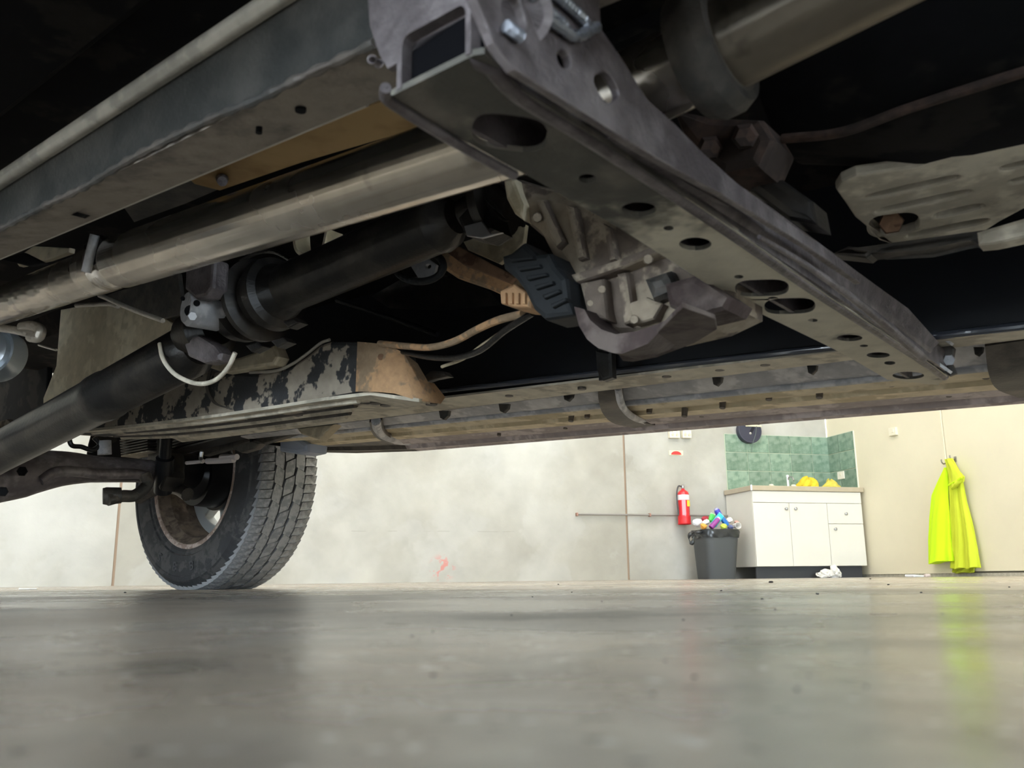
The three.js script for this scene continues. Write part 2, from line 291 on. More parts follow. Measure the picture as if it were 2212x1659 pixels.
// lamps added out of view to brighten the room and the far floor
LAMPS.forEach(([x, z], i) => {
  const where = ['at the left end of the row along the back wall', 'in the middle of the row along the back wall', 'above the kitchen corner', 'leftmost of the second row', 'second from the left in the second row', 'third from the left in the second row', 'rightmost of the second row, near the side wall'][i];
  const l = thing('added_light', `added ceiling light out of view ${where}`, 'ceiling light', room(x, CEIL - 0.14, z), BETA);
  put('housing', box(1.5, 0.1, 0.62, 0.02), mat({ color: [0.7, 0.7, 0.7], roughness: 0.5 }), l).position.y = 0.075;
  for (const s of [-0.6, 0.6]) { const c = put('hanger', new THREE.CylinderGeometry(0.006, 0.006, 0.02, 8), M.zinc, l); c.position.set(s, 0.132, 0); }
  put('diffuser', box(1.4, 0.02, 0.54), mat({ color: [0.9, 0.9, 0.9], emissive: new THREE.Color(1, 0.95, 0.86), emissiveIntensity: 3 }), l).position.y = 0.016;
  const a = new THREE.RectAreaLight(new THREE.Color(1, 0.95, 0.86), LAMP, 1.4, 0.54); a.rotation.x = -Math.PI / 2; a.position.y = 0.002; l.add(a);
});

// ------------------------------------------------------------------ bench and cabinet in the corner
const white = mat({ map: texture(256, 1, (u, v) => [0.74, 0.715, 0.64].map((x) => x * (0.95 + 0.07 * fbm(u, v, 5, 5, 251)))), roughness: 0.45 });
const local = (o, geo, name, m, x, y, z, parent = o) => { const q = put(name, geo, m, parent); q.position.set(x, y, z); return q; };
{
  const x0 = 4.64, x1 = 5.9, face = -7.95, y0 = 0.115, y1 = 0.862, c = thing('base_cabinet', 'white kitchen base cabinet with doors, one drawer and a dark plinth', 'cabinet', room((x0 + x1) / 2, 0, (face + BACK) / 2), BETA);
  const w = x1 - x0, d = face - BACK - 0.025, zf = (face - BACK) / 2;
  local(c, boxUV(box(0.018, y1 - y0, d)), 'side_panel', white, -w / 2 + 0.009, (y0 + y1) / 2, 0);
  local(c, boxUV(box(0.018, y1 - y0, d)), 'side_panel', white, w / 2 - 0.009, (y0 + y1) / 2, 0);
  local(c, boxUV(box(w - 0.036, 0.018, d)), 'base_panel', white, 0, y0 + 0.009, 0);
  local(c, boxUV(box(w - 0.036, y1 - y0, 0.012)), 'back_panel', white, 0, (y0 + y1) / 2, -d / 2 + 0.006);
  local(c, boxUV(box(w - 0.05, y0, 0.02)), 'plinth', mat({ color: [0.035, 0.037, 0.042], roughness: 0.6 }), -0.01, y0 / 2, zf - 0.055, c).userData.label = 'dark recessed plinth';
  const leaf = (name, a, b, l, h) => local(c, boxUV(box(b - a - 0.004, h - l - 0.004, 0.018, 0.002)), name, white, (a + b) / 2 - (x0 + x1) / 2, (l + h) / 2, zf - 0.009);
  const knobG = new THREE.LatheGeometry([[0, 0], [0.007, 0], [0.006, 0.012], [0.015, 0.018], [0.016, 0.024], [0.012, 0.029], [0, 0.03]].map(([r, y]) => new THREE.Vector2(r, y)), 20).rotateX(Math.PI / 2);
  const knob = (dr, x, y) => { const k = put('knob', knobG, M.zinc, dr); k.position.set(x - (x0 + x1) / 2 - dr.position.x, y - dr.position.y, 0.009); };
  const px = (a, b) => inRoom(a, b, { z: face }), e1 = px(1706, 1110).x, e2 = px(1787.5, 1110).x, rail = px(1700, 1086).y, mid = px(1820, 1131.5).y;
  leaf('top_rail', x0, x1, rail, y1);
  const d1 = leaf('door', x0, e1, y0, rail), d2 = leaf('door', e1, e2, y0, rail), dw = leaf('drawer', e2, x1, mid, rail), d3 = leaf('door', e2, x1, y0, mid);
  knob(d1, px(1697, 1099).x, px(1697, 1099).y); knob(d2, px(1717, 1099).x, px(1717, 1099).y); knob(dw, px(1826, 1110).x, px(1826, 1110).y); knob(d3, px(1803, 1143).x, px(1803, 1143).y);
  const t = thing('worktop', 'pale stainless worktop on the white cabinet under the green tiles', 'worktop', room((4.615 + RIGHT) / 2 - 0.005, 0.862, (BACK - 7.93) / 2 + 0.006), BETA);
  const steel = mat({ map: texture(128, 0.5, (u, v) => mix([0.5, 0.43, 0.32], [0.58, 0.51, 0.4], fbm(u, v, 5, 4, 257))), roughness: 0.35, metalness: 0.35 });
  put('worktop_board', boxUV(box(RIGHT - 4.635, 0.05, 0.55, 0.006)), steel, t).position.y = 0.026;
  put('end_cap', box(0.014, 0.056, 0.012), mat({ color: [0.85, 0.87, 0.9] }), t).position.set(-(RIGHT - 4.635) / 2 + 0.006, 0.028, 0.277);
  for (const q of [[1666, 1047], [1714, 1049]]) { const p = inRoom(q[0], q[1], { z: -7.96 }); const s = thing('soap_dish', q[0] < 1700 ? 'small cream lump on the worktop edge, left of the white tap' : 'small cream lump on the worktop edge beside the yellow cloths', 'soap', room(p.x, 0.9135, -7.96), BETA); put('soap_bar', box(0.04, 0.018, 0.03, 0.008), mat({ color: [0.75, 0.72, 0.58] }), s).position.y = 0.009; put('soap_tray', box(0.05, 0.004, 0.036, 0.001), mat({ color: [0.75, 0.72, 0.58] }), s).position.y = 0.001; }
  // tap behind the worktop edge
  { const p = inRoom(1702, 1040, { z: -8.3 }), s = thing('tap', 'small white tap standing on the worktop in front of the tiles', 'tap', room(p.x, 0.9135, -8.3), BETA), wm = mat({ color: [0.8, 0.82, 0.84], roughness: 0.25 });
    put('tap_body', new THREE.LatheGeometry([[0, 0], [0.02, 0], [0.018, 0.02], [0.012, 0.03], [0.012, 0.13], [0.016, 0.14], [0.014, 0.155], [0, 0.158]].map(([r, y]) => new THREE.Vector2(r, y)), 20), wm, s);
    put('spout', rod([V3(0, 0.1, 0), V3(0, 0.13, 0.03), V3(0, 0.12, 0.09), V3(0, 0.09, 0.11)], 0.008, 10), M.zinc, s); }
  // two yellow cloths
  const yel = mat({ color: [0.8, 0.6, 0.04], roughness: 0.95, bumpMap: lumps, bumpScale: 0.006 }), yel2 = mat({ color: [0.68, 0.58, 0.1], roughness: 0.95, bumpMap: lumps, bumpScale: 0.004 });
  const heap = (rx, ry, rz, s, folds) => { // crumpled cloth, one closed surface on a flat base
    const g = new THREE.SphereGeometry(1, 48, 24), p = g.attributes.position;
    for (let i = 0; i < p.count; i++) { const v = V3().fromBufferAttribute(p, i), a = Math.atan2(v.z, v.x), k = 1 + 0.16 * Math.sin(a * folds + s + v.y * 3) + 0.12 * Math.sin(a * (folds * 2 + 1) - s * 2 + v.y * 7) + 0.3 * (vnoise(a * 2 + 9, v.y * 3 + 9, 64, s * 10 | 0) - 0.5); v.multiplyScalar(k); p.setXYZ(i, v.x * rx, Math.max(0, v.y * ry), v.z * rz); }
    g.computeVertexNormals(); return g; };
  const k1 = inRoom(1746, 1048, { z: -8.1 }), k2 = inRoom(1790, 1048, { z: -8.1 });
  put('yellow_cloth', heap(0.098, 0.098, 0.09, 1.7, 5), yel, thing('crumpled_cloth', 'bright yellow cloth crumpled in a ball on the worktop', 'cloth', room(k1.x - 0.0, 0.9135, -8.1), BETA));
  put('yellow_cloth', (() => { const g = heap(0.105, 0.085, 0.085, 3.1, 3), p = g.attributes.position; for (let i = 0; i < p.count; i++) p.setY(i, p.getY(i) * Math.max(0.25, 1 - Math.abs(p.getX(i)) / 0.13)); g.computeVertexNormals(); return g; })(), yel2, thing('crumpled_cloth', 'paler yellow cloth folded to a peak on the worktop, nearest the corner', 'cloth', room(k2.x + 0.02, 0.9135, -8.1), BETA));
}
// ------------------------------------------------------------------ fittings on the walls
const ivory = mat({ color: [0.78, 0.73, 0.58], roughness: 0.5 });
function backThing(name, label, cat, x, y, group) { return thing(name, label, cat, room(x, y, BACK), BETA, group); }
for (const [px, side] of [[1453.5, 'left'], [1480, 'right']]) {
  const p = inRoom(px, 939, { z: BACK }), o = backThing('power_outlet', `cream double power outlet, the ${side} one of the pair above the extinguisher`, 'outlet', p.x, p.y);
  put('cover', box(side === 'left' ? 0.118 : 0.1, 0.085, 0.05, 0.006), ivory, o).position.z = 0.025;
  for (const s of [-0.024, 0.024]) { put('socket', new THREE.CylinderGeometry(0.015, 0.015, 0.006, 16).rotateX(Math.PI / 2), mat({ color: [0.6, 0.55, 0.42] }), o).position.set(s, -0.008, 0.052); put('switch', box(0.012, 0.018, 0.007, 0.002), ivory, o).position.set(s, 0.028, 0.052); }
}
{ const p = inRoom(1460, 978.5, { z: BACK }), o = backThing('safety_sign', 'small cream sign with a red half disc on the wall above the extinguisher', 'sign', p.x, p.y);
  put('sign_board', box(0.16, 0.05, 0.006, 0.002), mat({ color: [0.8, 0.73, 0.5] }), o).position.z = 0.003;
  put('red_half_disc', new THREE.CylinderGeometry(0.058, 0.058, 0.004, 28, 1, false, -Math.PI / 2, Math.PI).rotateX(-Math.PI / 2).scale(1, 0.62, 1).translate(0, -0.018, 0.008), mat({ color: [0.75, 0.05, 0.05] }), o); }
{ // rail pipe
  const a = inRoom(1245, 1113, { z: BACK + 0.03 }), b = inRoom(1582, 1112, { z: BACK + 0.03 }), o = backThing('wall_pipe', 'thin grey pipe running level along the concrete wall behind the extinguisher', 'pipe', a.x, (a.y + b.y) / 2);
  put('pipe_run', new THREE.CylinderGeometry(0.009, 0.009, b.x - a.x, 14).rotateZ(Math.PI / 2).translate((b.x - a.x) / 2, 0, 0.03), mat({ color: [0.26, 0.24, 0.22], roughness: 0.6 }), o);
  for (const t of [0, 0.455, 0.985]) put('pipe_clip', box(0.018, 0.034, 0.042, 0.004), mat({ color: [0.36, 0.2, 0.15], roughness: 0.7 }), o).position.set((b.x - a.x) * t + 0.009, 0, 0.021);
}
{ // fire extinguisher
  const p = inRoom(1479, 1133, { z: BACK + 0.1 }), s = 0.44 / 0.46, o = thing('fire_extinguisher', 'red fire extinguisher with white and yellow labels hanging on the concrete wall', 'fire extinguisher', room(p.x, p.y, BACK + 0.1), BETA); o.rotation.set(0, BETA, 0); o.scale.setScalar(s * 0.97);
  const red = mat({ color: [0.72, 0.02, 0.03], roughness: 0.25, clearcoat: 0.6 }), L = (pr, n = 32) => new THREE.LatheGeometry(pr.map(([r, y]) => new THREE.Vector2(r, y)), n);
  put('cylinder', L([[0, 0.005], [0.06, 0.005], [0.064, 0.012], [0.064, 0.33], [0.058, 0.355], [0.035, 0.375], [0.02, 0.382], [0.02, 0.395], [0, 0.395]]), red, o);
  put('base_holder', L([[0.066, 0.0], [0.074, 0.0], [0.074, 0.014], [0.07, 0.02], [0.07, 0.09], [0.066, 0.09], [0.066, 0.0]]), mat({ color: [0.66, 0.015, 0.02], roughness: 0.4 }), o);
  put('white_band', L([[0.0642, 0.268], [0.0652, 0.268], [0.0652, 0.325], [0.0642, 0.325], [0.0642, 0.268]]), mat({ color: [0.88, 0.8, 0.82], roughness: 0.4 }), o, 'white label band');
  const arc = (a, b, y0, y1, r) => { const g = new THREE.CylinderGeometry(r, r, y1 - y0, 10, 1, true, a, b - a); g.translate(0, (y0 + y1) / 2, 0); const q = new THREE.CylinderGeometry(r - 0.001, r - 0.001, y1 - y0, 10, 1, true, a, b - a); q.translate(0, (y0 + y1) / 2, 0); return soup([g, q]); };
  put('pink_label', arc(-0.75, -0.1, 0.1, 0.265, 0.0655), mat({ color: [0.84, 0.35, 0.4] }), o, 'pale pink printed label');
  put('yellow_tag', arc(0.15, 1.0, 0.195, 0.262, 0.069), mat({ color: [0.95, 0.7, 0.06] }), o, 'yellow service tag');
  put('white_tag', arc(0.85, 1.45, 0.12, 0.19, 0.0665), mat({ color: [0.75, 0.78, 0.75] }), o);
  put('valve', L([[0, 0.39], [0.017, 0.39], [0.017, 0.42], [0.012, 0.425], [0.012, 0.435], [0, 0.435]], 18), M.zinc, o);
  put('lever', strap([V3(-0.012, 0.432, 0), V3(0.015, 0.445, 0), V3(0.05, 0.468, 0)], V3(0, 0, 1), 0.016, 0.004), M.zinc, o);
  put('carry_handle', strap([V3(-0.01, 0.424, 0), V3(0.02, 0.426, 0), V3(0.05, 0.43, 0)], V3(0, 0, 1), 0.016, 0.004), M.zinc, o);
  put('hose', rod([V3(-0.01, 0.415, 0), V3(-0.05, 0.425, 0.005), V3(-0.078, 0.36, 0.01), V3(-0.082, 0.25, 0.012), V3(-0.074, 0.14, 0.012), V3(-0.075, 0.1, 0.012)], 0.008, 10), mat({ color: [0.05, 0.05, 0.055], roughness: 0.5 }), o);
  put('wall_bracket', box(0.04, 0.3, 0.035), M.zinc, o).position.set(0, 0.2, -0.0815);
}
{ // dark disc over the tiles
  const p = inRoom(1616.5, 931, { z: BACK + 0.03 }), o = backThing('cord_reel', 'dark navy round reel with a thin cord hanging over the green tiles', 'reel', p.x, p.y), nv = mat({ color: [0.035, 0.036, 0.06], roughness: 0.45 });
  put('reel_disc', new THREE.CylinderGeometry(0.136, 0.138, 0.05, 48).rotateX(Math.PI / 2), nv, o).position.z = 0.04;
  put('rim', new THREE.TorusGeometry(0.132, 0.007, 10, 48), nv, o).position.z = 0.066;
  put('slot', box(0.032, 0.085, 0.004, 0.001).rotateZ(-0.55), mat({ color: [0.008, 0.008, 0.015] }), o).position.set(0.025, 0.005, 0.067);
  put('hub', new THREE.SphereGeometry(0.013, 16, 10), mat({ color: [0.6, 0.58, 0.55] }), o).position.set(0.0, -0.032, 0.068);
  put('label_strip', box(0.19, 0.02, 0.006, 0.001), mat({ color: [0.85, 0.76, 0.5] }), o, 'cream strip').position.set(0.04, 0.052, 0.075);
  put('cord', rod([V3(0.075, 0.05, 0.08), V3(0.055, -0.05, 0.075), V3(0.022, -0.13, 0.072), V3(0.026, -0.2, 0.03), V3(0.026, -0.235, 0.026)], 0.0025, 8), mat({ color: [0.16, 0.2, 0.18] }), o);
}
{ const p = inRoom(1820, 1027, { x: RIGHT }), o = thing('power_outlet', 'white power outlet on the green side wall tiles above the worktop', 'outlet', room(RIGHT - 0.0136, p.y, p.z), BETA - Math.PI / 2);
  put('cover', box(0.115, 0.082, 0.012, 0.004), mat({ color: [0.82, 0.78, 0.68] }), o).position.z = 0.006; put('switch', box(0.02, 0.026, 0.006, 0.002), ivory, o).position.set(0, 0.008, 0.014); }
{ const p = inRoom(1932, 932.5, { x: RIGHT }), o = thing('light_switch', 'cream switch on the painted wall, above and left of the yellow shirt', 'switch', room(RIGHT, p.y, p.z), BETA - Math.PI / 2);
  put('cover', box(0.1, 0.08, 0.03, 0.004), ivory, o).position.z = 0.015; put('rocker', box(0.03, 0.036, 0.006, 0.002), ivory, o).position.set(0.012, 0.008, 0.032); }
// ------------------------------------------------------------------ shirt on its hooks
{
  const X = RIGHT - 0.05, z0 = inRoom(2056, 1000, { x: X }).z, Q = (px, py) => { const p = inRoom(px, py, { x: X }); return [p.z - z0, p.y]; };
  const hv = mat({ color: [0.62, 0.93, 0.006], roughness: 0.9, sheen: 0.3, sheenColor: new THREE.Color(0.8, 1, 0.1) }), hv2 = mat({ color: [0.58, 0.66, 0.03], roughness: 0.9 });  // second yellow: same cloth dimmed, shading of the right side put into its colour
  const o = thing('hanging_shirt', 'fluorescent yellow work shirt hanging from a hook on the painted wall', 'shirt', room(RIGHT, 0, z0), BETA - Math.PI / 2);
  // a hanging lobe of cloth: left and right edge down the height, depth out from the wall, pleats that open downwards
  const lobe = (L, R, d0, dep, pleats, s) => {
    const rings = [], n = 72, m = 40, pick = (E, t) => { const k = t * (E.length - 1), i = Math.min(E.length - 2, Math.floor(k)), f = k - i; return [0, 1].map((c) => E[i][c] + (E[i + 1][c] - E[i][c]) * f); };
    for (let j = 0; j <= m; j++) { const t = j / m, a = pick(L, t), b = pick(R, t), cx = (a[0] + b[0]) / 2, hw = Math.abs(b[0] - a[0]) / 2;
      rings.push(Array.from({ length: n }, (_, i) => { const q = i / n * 2 * Math.PI, c = Math.cos(q), e = Math.sin(q), x = cx + c * hw, y = a[1] + (b[1] - a[1]) * (c + 1) / 2;
        const w = (0.25 + 0.75 * t), fold = (0.016 * Math.sin(c * pleats + s + t * 1.4) + 0.007 * Math.sin(c * pleats * 2.3 + s * 2 + t * 5) + 0.008 * (vnoise(c * 4 + 20, t * 9 + 20, 128, 33) - 0.5)) * w;
        return V3(x, y + 0.006 * Math.sin(c * pleats + s) * t, d0 + dep * (0.35 + 0.65 * t) * e + (e > 0 ? fold : 0)); })); }
    return loft(rings, { crease: 1.2 }); };
  put('shirt_front', lobe([Q(2046, 1010), Q(2031, 1040), Q(2018, 1070), Q(2013, 1120), Q(2011, 1170), Q(2009.5, 1219)], [Q(2051, 1010), Q(2053, 1040), Q(2053, 1075), Q(2056, 1120), Q(2059, 1170), Q(2065, 1210)], 0.075, 0.055, 4.2, 0.6), hv, o);
  put('shirt_back', lobe([Q(2049, 990), Q(2052, 1040), Q(2055, 1090), Q(2056, 1140), Q(2056, 1185), Q(2054, 1229)], [Q(2058, 990), Q(2078, 1025), Q(2088, 1085), Q(2099, 1125), Q(2110, 1175), Q(2119, 1226)], 0.052, 0.04, 7.5, 2.2), hv2, o);
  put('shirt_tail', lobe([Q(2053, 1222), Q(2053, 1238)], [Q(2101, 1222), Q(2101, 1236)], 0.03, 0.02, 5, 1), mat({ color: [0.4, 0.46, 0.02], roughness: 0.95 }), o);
  put('sleeve', lobe([Q(2050, 992), Q(2057, 1020), Q(2061, 1038), Q(2064, 1058)], [Q(2062, 992), Q(2084, 1019), Q(2092, 1030), Q(2090, 1041)], 0.1, 0.022, 3, 0.2), hv2, o);
  const band = [Q(2062, 1049), Q(2091, 1032)]; put('sleeve_cuff', rod([V3(band[0][0], band[0][1], 0.118), V3((band[0][0] + band[1][0]) / 2, (band[0][1] + band[1][1]) / 2 - 0.004, 0.125), V3(band[1][0], band[1][1], 0.115)], 0.008, 10), hv, o);
  for (const [px, py, l] of [[2041.5, 1001, 'small grey wall hook left of the hanging yellow shirt'], [2060, 992, 'small grey wall hook at the top of the yellow shirt']]) {
    const p = inRoom(px, py, { x: RIGHT - 0.02 }), h = thing('wall_hook', l, 'hook', room(RIGHT, p.y, p.z), BETA - Math.PI / 2), g = mat({ color: [0.3, 0.28, 0.24], roughness: 0.4, metalness: 0.6 });
    put('hook_plate', box(0.03, 0.05, 0.006, 0.002), g, h).position.z = 0.003; put('hook_arm', rod([V3(0, 0.01, 0.004), V3(0, -0.005, 0.035), V3(0, 0.01, 0.055), V3(0, 0.035, 0.058)], 0.006, 10), g, h); }
}
// ------------------------------------------------------------------ bin with its rubbish
{
  const zb = -7.95, A = inRoom(1538, 1250, { z: zb }), B = inRoom(1598, 1250, { z: zb }), T = inRoom(1526, 1143, { z: zb }), T2 = inRoom(1602, 1143, { z: zb }), h = T.y - 0.002, cx = (A.x + B.x) / 2, wb = (B.x - A.x) / 2, wt = (T2.x - T.x) / 2;
  const o = thing('rubbish_bin', 'black plastic rubbish bin with a black liner, overflowing, beside the white cabinet', 'bin', room(cx, 0, zb - wt), BETA), bm = mat({ color: [0.075, 0.08, 0.083], roughness: 0.6, bumpMap: grain, bumpScale: 0.0006 }), lm = mat({ color: [0.03, 0.033, 0.036], roughness: 0.22 });
  const sq = (r, y, k = 0, dx = 0) => Array.from({ length: 64 }, (_, i) => { const a = i / 64 * 2 * Math.PI, c = Math.cos(a), s = Math.sin(a), q = Math.pow(Math.pow(Math.abs(c), 5) + Math.pow(Math.abs(s), 5), -0.2) * r + (k ? k * Math.sin(a * 9 + y * 60) + k * 0.8 * Math.sin(a * 17 + y * 130) : 0); return V3(c * q + dx, y + (k ? k * 0.8 * Math.sin(a * 5 + 1) : 0), s * q); });
  const off = (T.x + T2.x) / 2 - cx;
  put('bucket', loft([sq(wb, 0), sq(wb + 0.004, 0.01), sq(wt, h, 0, off), sq(wt - 0.006, h, 0, off), sq(wb - 0.004, 0.012)], { caps: false }), bm, o);
  put('bucket_base', loft([sq(wb - 0.004, 0.006), sq(wb - 0.004, 0.012)]), bm, o);
  put('bin_liner', loft([sq(wt + 0.002, h - 0.075, 0.006, off), sq(wt + 0.006, h - 0.05, 0.005, off), sq(wt + 0.007, h - 0.02, 0.004, off), sq(wt + 0.006, h + 0.004, 0.003, off), sq(wt - 0.004, h + 0.006, 0.003, off), sq(wt - 0.02, h - 0.05, 0.004, off)], { caps: false, crease: 0.9 }), lm, o);
  const k1 = inRoom(1488, 1158, { z: zb - 0.1 });
  put('liner_knot', rod([V3(-wt + off, h - 0.02, 0.1), V3(k1.x - cx + 0.015, k1.y + 0.025, 0.11), V3(k1.x - cx - 0.005, k1.y - 0.02, 0.1), V3(k1.x - cx + 0.02, k1.y - 0.075, 0.1), V3(k1.x - cx + 0.035, k1.y - 0.02, 0.12), V3(k1.x - cx + 0.03, k1.y + 0.02, 0.12)], (t) => 0.012 + 0.008 * Math.sin(t * 19), 10), lm, o);
  const flop = (label, name, cat, px, py, make, tilt, dz = 0, grp) => { const zz = zb - 0.17 + dz, q = inRoom(px, py, { z: zz }), t = thing(name, label, cat, room(q.x, q.y, zz), BETA, grp); t.rotation.set(0, BETA, tilt, 'YXZ'); make(t); return t; };
  const can = (r, l, c, capc, kind) => (t) => { put(kind, new THREE.LatheGeometry([[0, -l / 2], [r * 0.9, -l / 2], [r, -l / 2 + 0.006], [r, l / 2 - 0.02], [r * 0.75, l / 2 - 0.006], [0, l / 2 - 0.004]].map(([a, b]) => new THREE.Vector2(a, b)), 24), mat({ color: c, roughness: 0.35 }), t); put('lid', new THREE.CylinderGeometry(r * 0.72, r * 0.76, 0.014, 20).translate(0, l / 2, 0), mat({ color: capc, roughness: 0.4 }), t); };
  const wad = (r, c, s) => (t) => { const g = new THREE.IcosahedronGeometry(r, 4), p = g.attributes.position; for (let i = 0; i < p.count; i++) { const v = V3().fromBufferAttribute(p, i), k = 0.68 + 0.6 * fbm(v.x / r * 0.2 + 0.5 + s, v.y / r * 0.2 + v.z / r * 0.13 + 0.5, 8, 3, s); p.setXYZ(i, v.x * k, v.y * k * 0.85, v.z * k); } put('wrapper', toCreasedNormals(g, 0.35), mat({ color: c, roughness: 0.6 }), t); };
  const packet = (w, h2, c, c2) => (t) => { put('packet', new RoundedBoxGeometry(w, h2, 0.04, 3, 0.015), mat({ color: c, roughness: 0.35 }), t); put('packet_top', new RoundedBoxGeometry(w * 1.02, 0.014, 0.012, 2, 0.004).translate(0, h2 / 2, 0), mat({ color: c2, roughness: 0.4 }), t); };
  flop('dark blue can leaning out of the top of the bin', 'drink_can', 'can', 1553, 1111, can(0.03, 0.12, [0.07, 0.06, 0.5], [0.45, 0.45, 0.7], 'can_body'), 0.5, -0.03);
  flop('bright blue packet under the dark blue can in the bin', 'snack_packet', 'packet', 1566, 1128, packet(0.05, 0.09, [0.03, 0.2, 0.62], [0.03, 0.3, 0.7]), 0.6, 0.03);
  flop('cyan packet lying across the middle of the bin', 'snack_packet', 'packet', 1549, 1124, packet(0.065, 0.15, [0.04, 0.55, 0.72], [0.3, 0.75, 0.85]), -0.75, 0.075);
  flop('purple bottle with a pale cap at the front of the bin', 'bottle', 'bottle', 1544, 1130, can(0.026, 0.13, [0.3, 0.05, 0.3], [0.8, 0.6, 0.75], 'bottle_body'), -0.8, 0.125);
  flop('green packet behind the cyan packet in the bin', 'snack_packet', 'packet', 1537, 1119, packet(0.05, 0.085, [0.1, 0.6, 0.12], [0.5, 0.8, 0.5]), -0.4, 0.012);
  flop('dark red wrapper at the back of the bin', 'crumpled_wrapper', 'wrapper', 1523, 1121, wad(0.036, [0.4, 0.03, 0.05], 3), 0.2, -0.05);
  flop('large white crumpled paper at the left edge of the bin', 'crumpled_paper', 'paper', 1507, 1129, wad(0.05, [0.78, 0.78, 0.82], 5), 0.4, 0.03);
  flop('small white crumpled paper beside the dark red wrapper', 'crumpled_paper', 'paper', 1525, 1128, wad(0.034, [0.8, 0.78, 0.74], 7), 0.1, 0.035);
  flop('orange wrapper at the front left of the bin', 'crumpled_wrapper', 'wrapper', 1520, 1137, wad(0.034, [0.85, 0.42, 0.08], 9), 0, 0.115);
  flop('lime green wrapper under the purple bottle', 'crumpled_wrapper', 'wrapper', 1563, 1137, wad(0.034, [0.6, 0.72, 0.1], 11), 0, 0.13);
  flop('dark blue wrapper at the front right of the bin', 'crumpled_wrapper', 'wrapper', 1578, 1139, wad(0.03, [0.12, 0.14, 0.3], 13), 0, 0.09);
  flop('white crumpled paper at the right side of the bin', 'crumpled_paper', 'paper', 1575, 1124, wad(0.036, [0.82, 0.82, 0.8], 15), 0.3, -0.06);
  flop('white paper cup lying mouth forward at the right rim of the bin', 'paper_cup', 'cup', 1590, 1136, (t) => { put('cup_wall', loft([[0.022, -0.04], [0.034, 0.045], [0.031, 0.045], [0.019, -0.036]].map(([r, z]) => Array.from({ length: 28 }, (_, i) => V3(Math.cos(i / 28 * 2 * Math.PI) * r, Math.sin(i / 28 * 2 * Math.PI) * r, z))), { caps: false }), mat({ color: [0.82, 0.8, 0.76] }), t); put('cup_base', new THREE.CylinderGeometry(0.021, 0.021, 0.003, 24).rotateX(Math.PI / 2).translate(0, 0, -0.037), mat({ color: [0.3, 0.28, 0.26] }), t); }, 0, 0.02);
  flop('pale brown wrapper standing at the right rim of the bin', 'crumpled_wrapper', 'wrapper', 1591, 1129, wad(0.026, [0.6, 0.35, 0.28], 17), 0, -0.09);
}
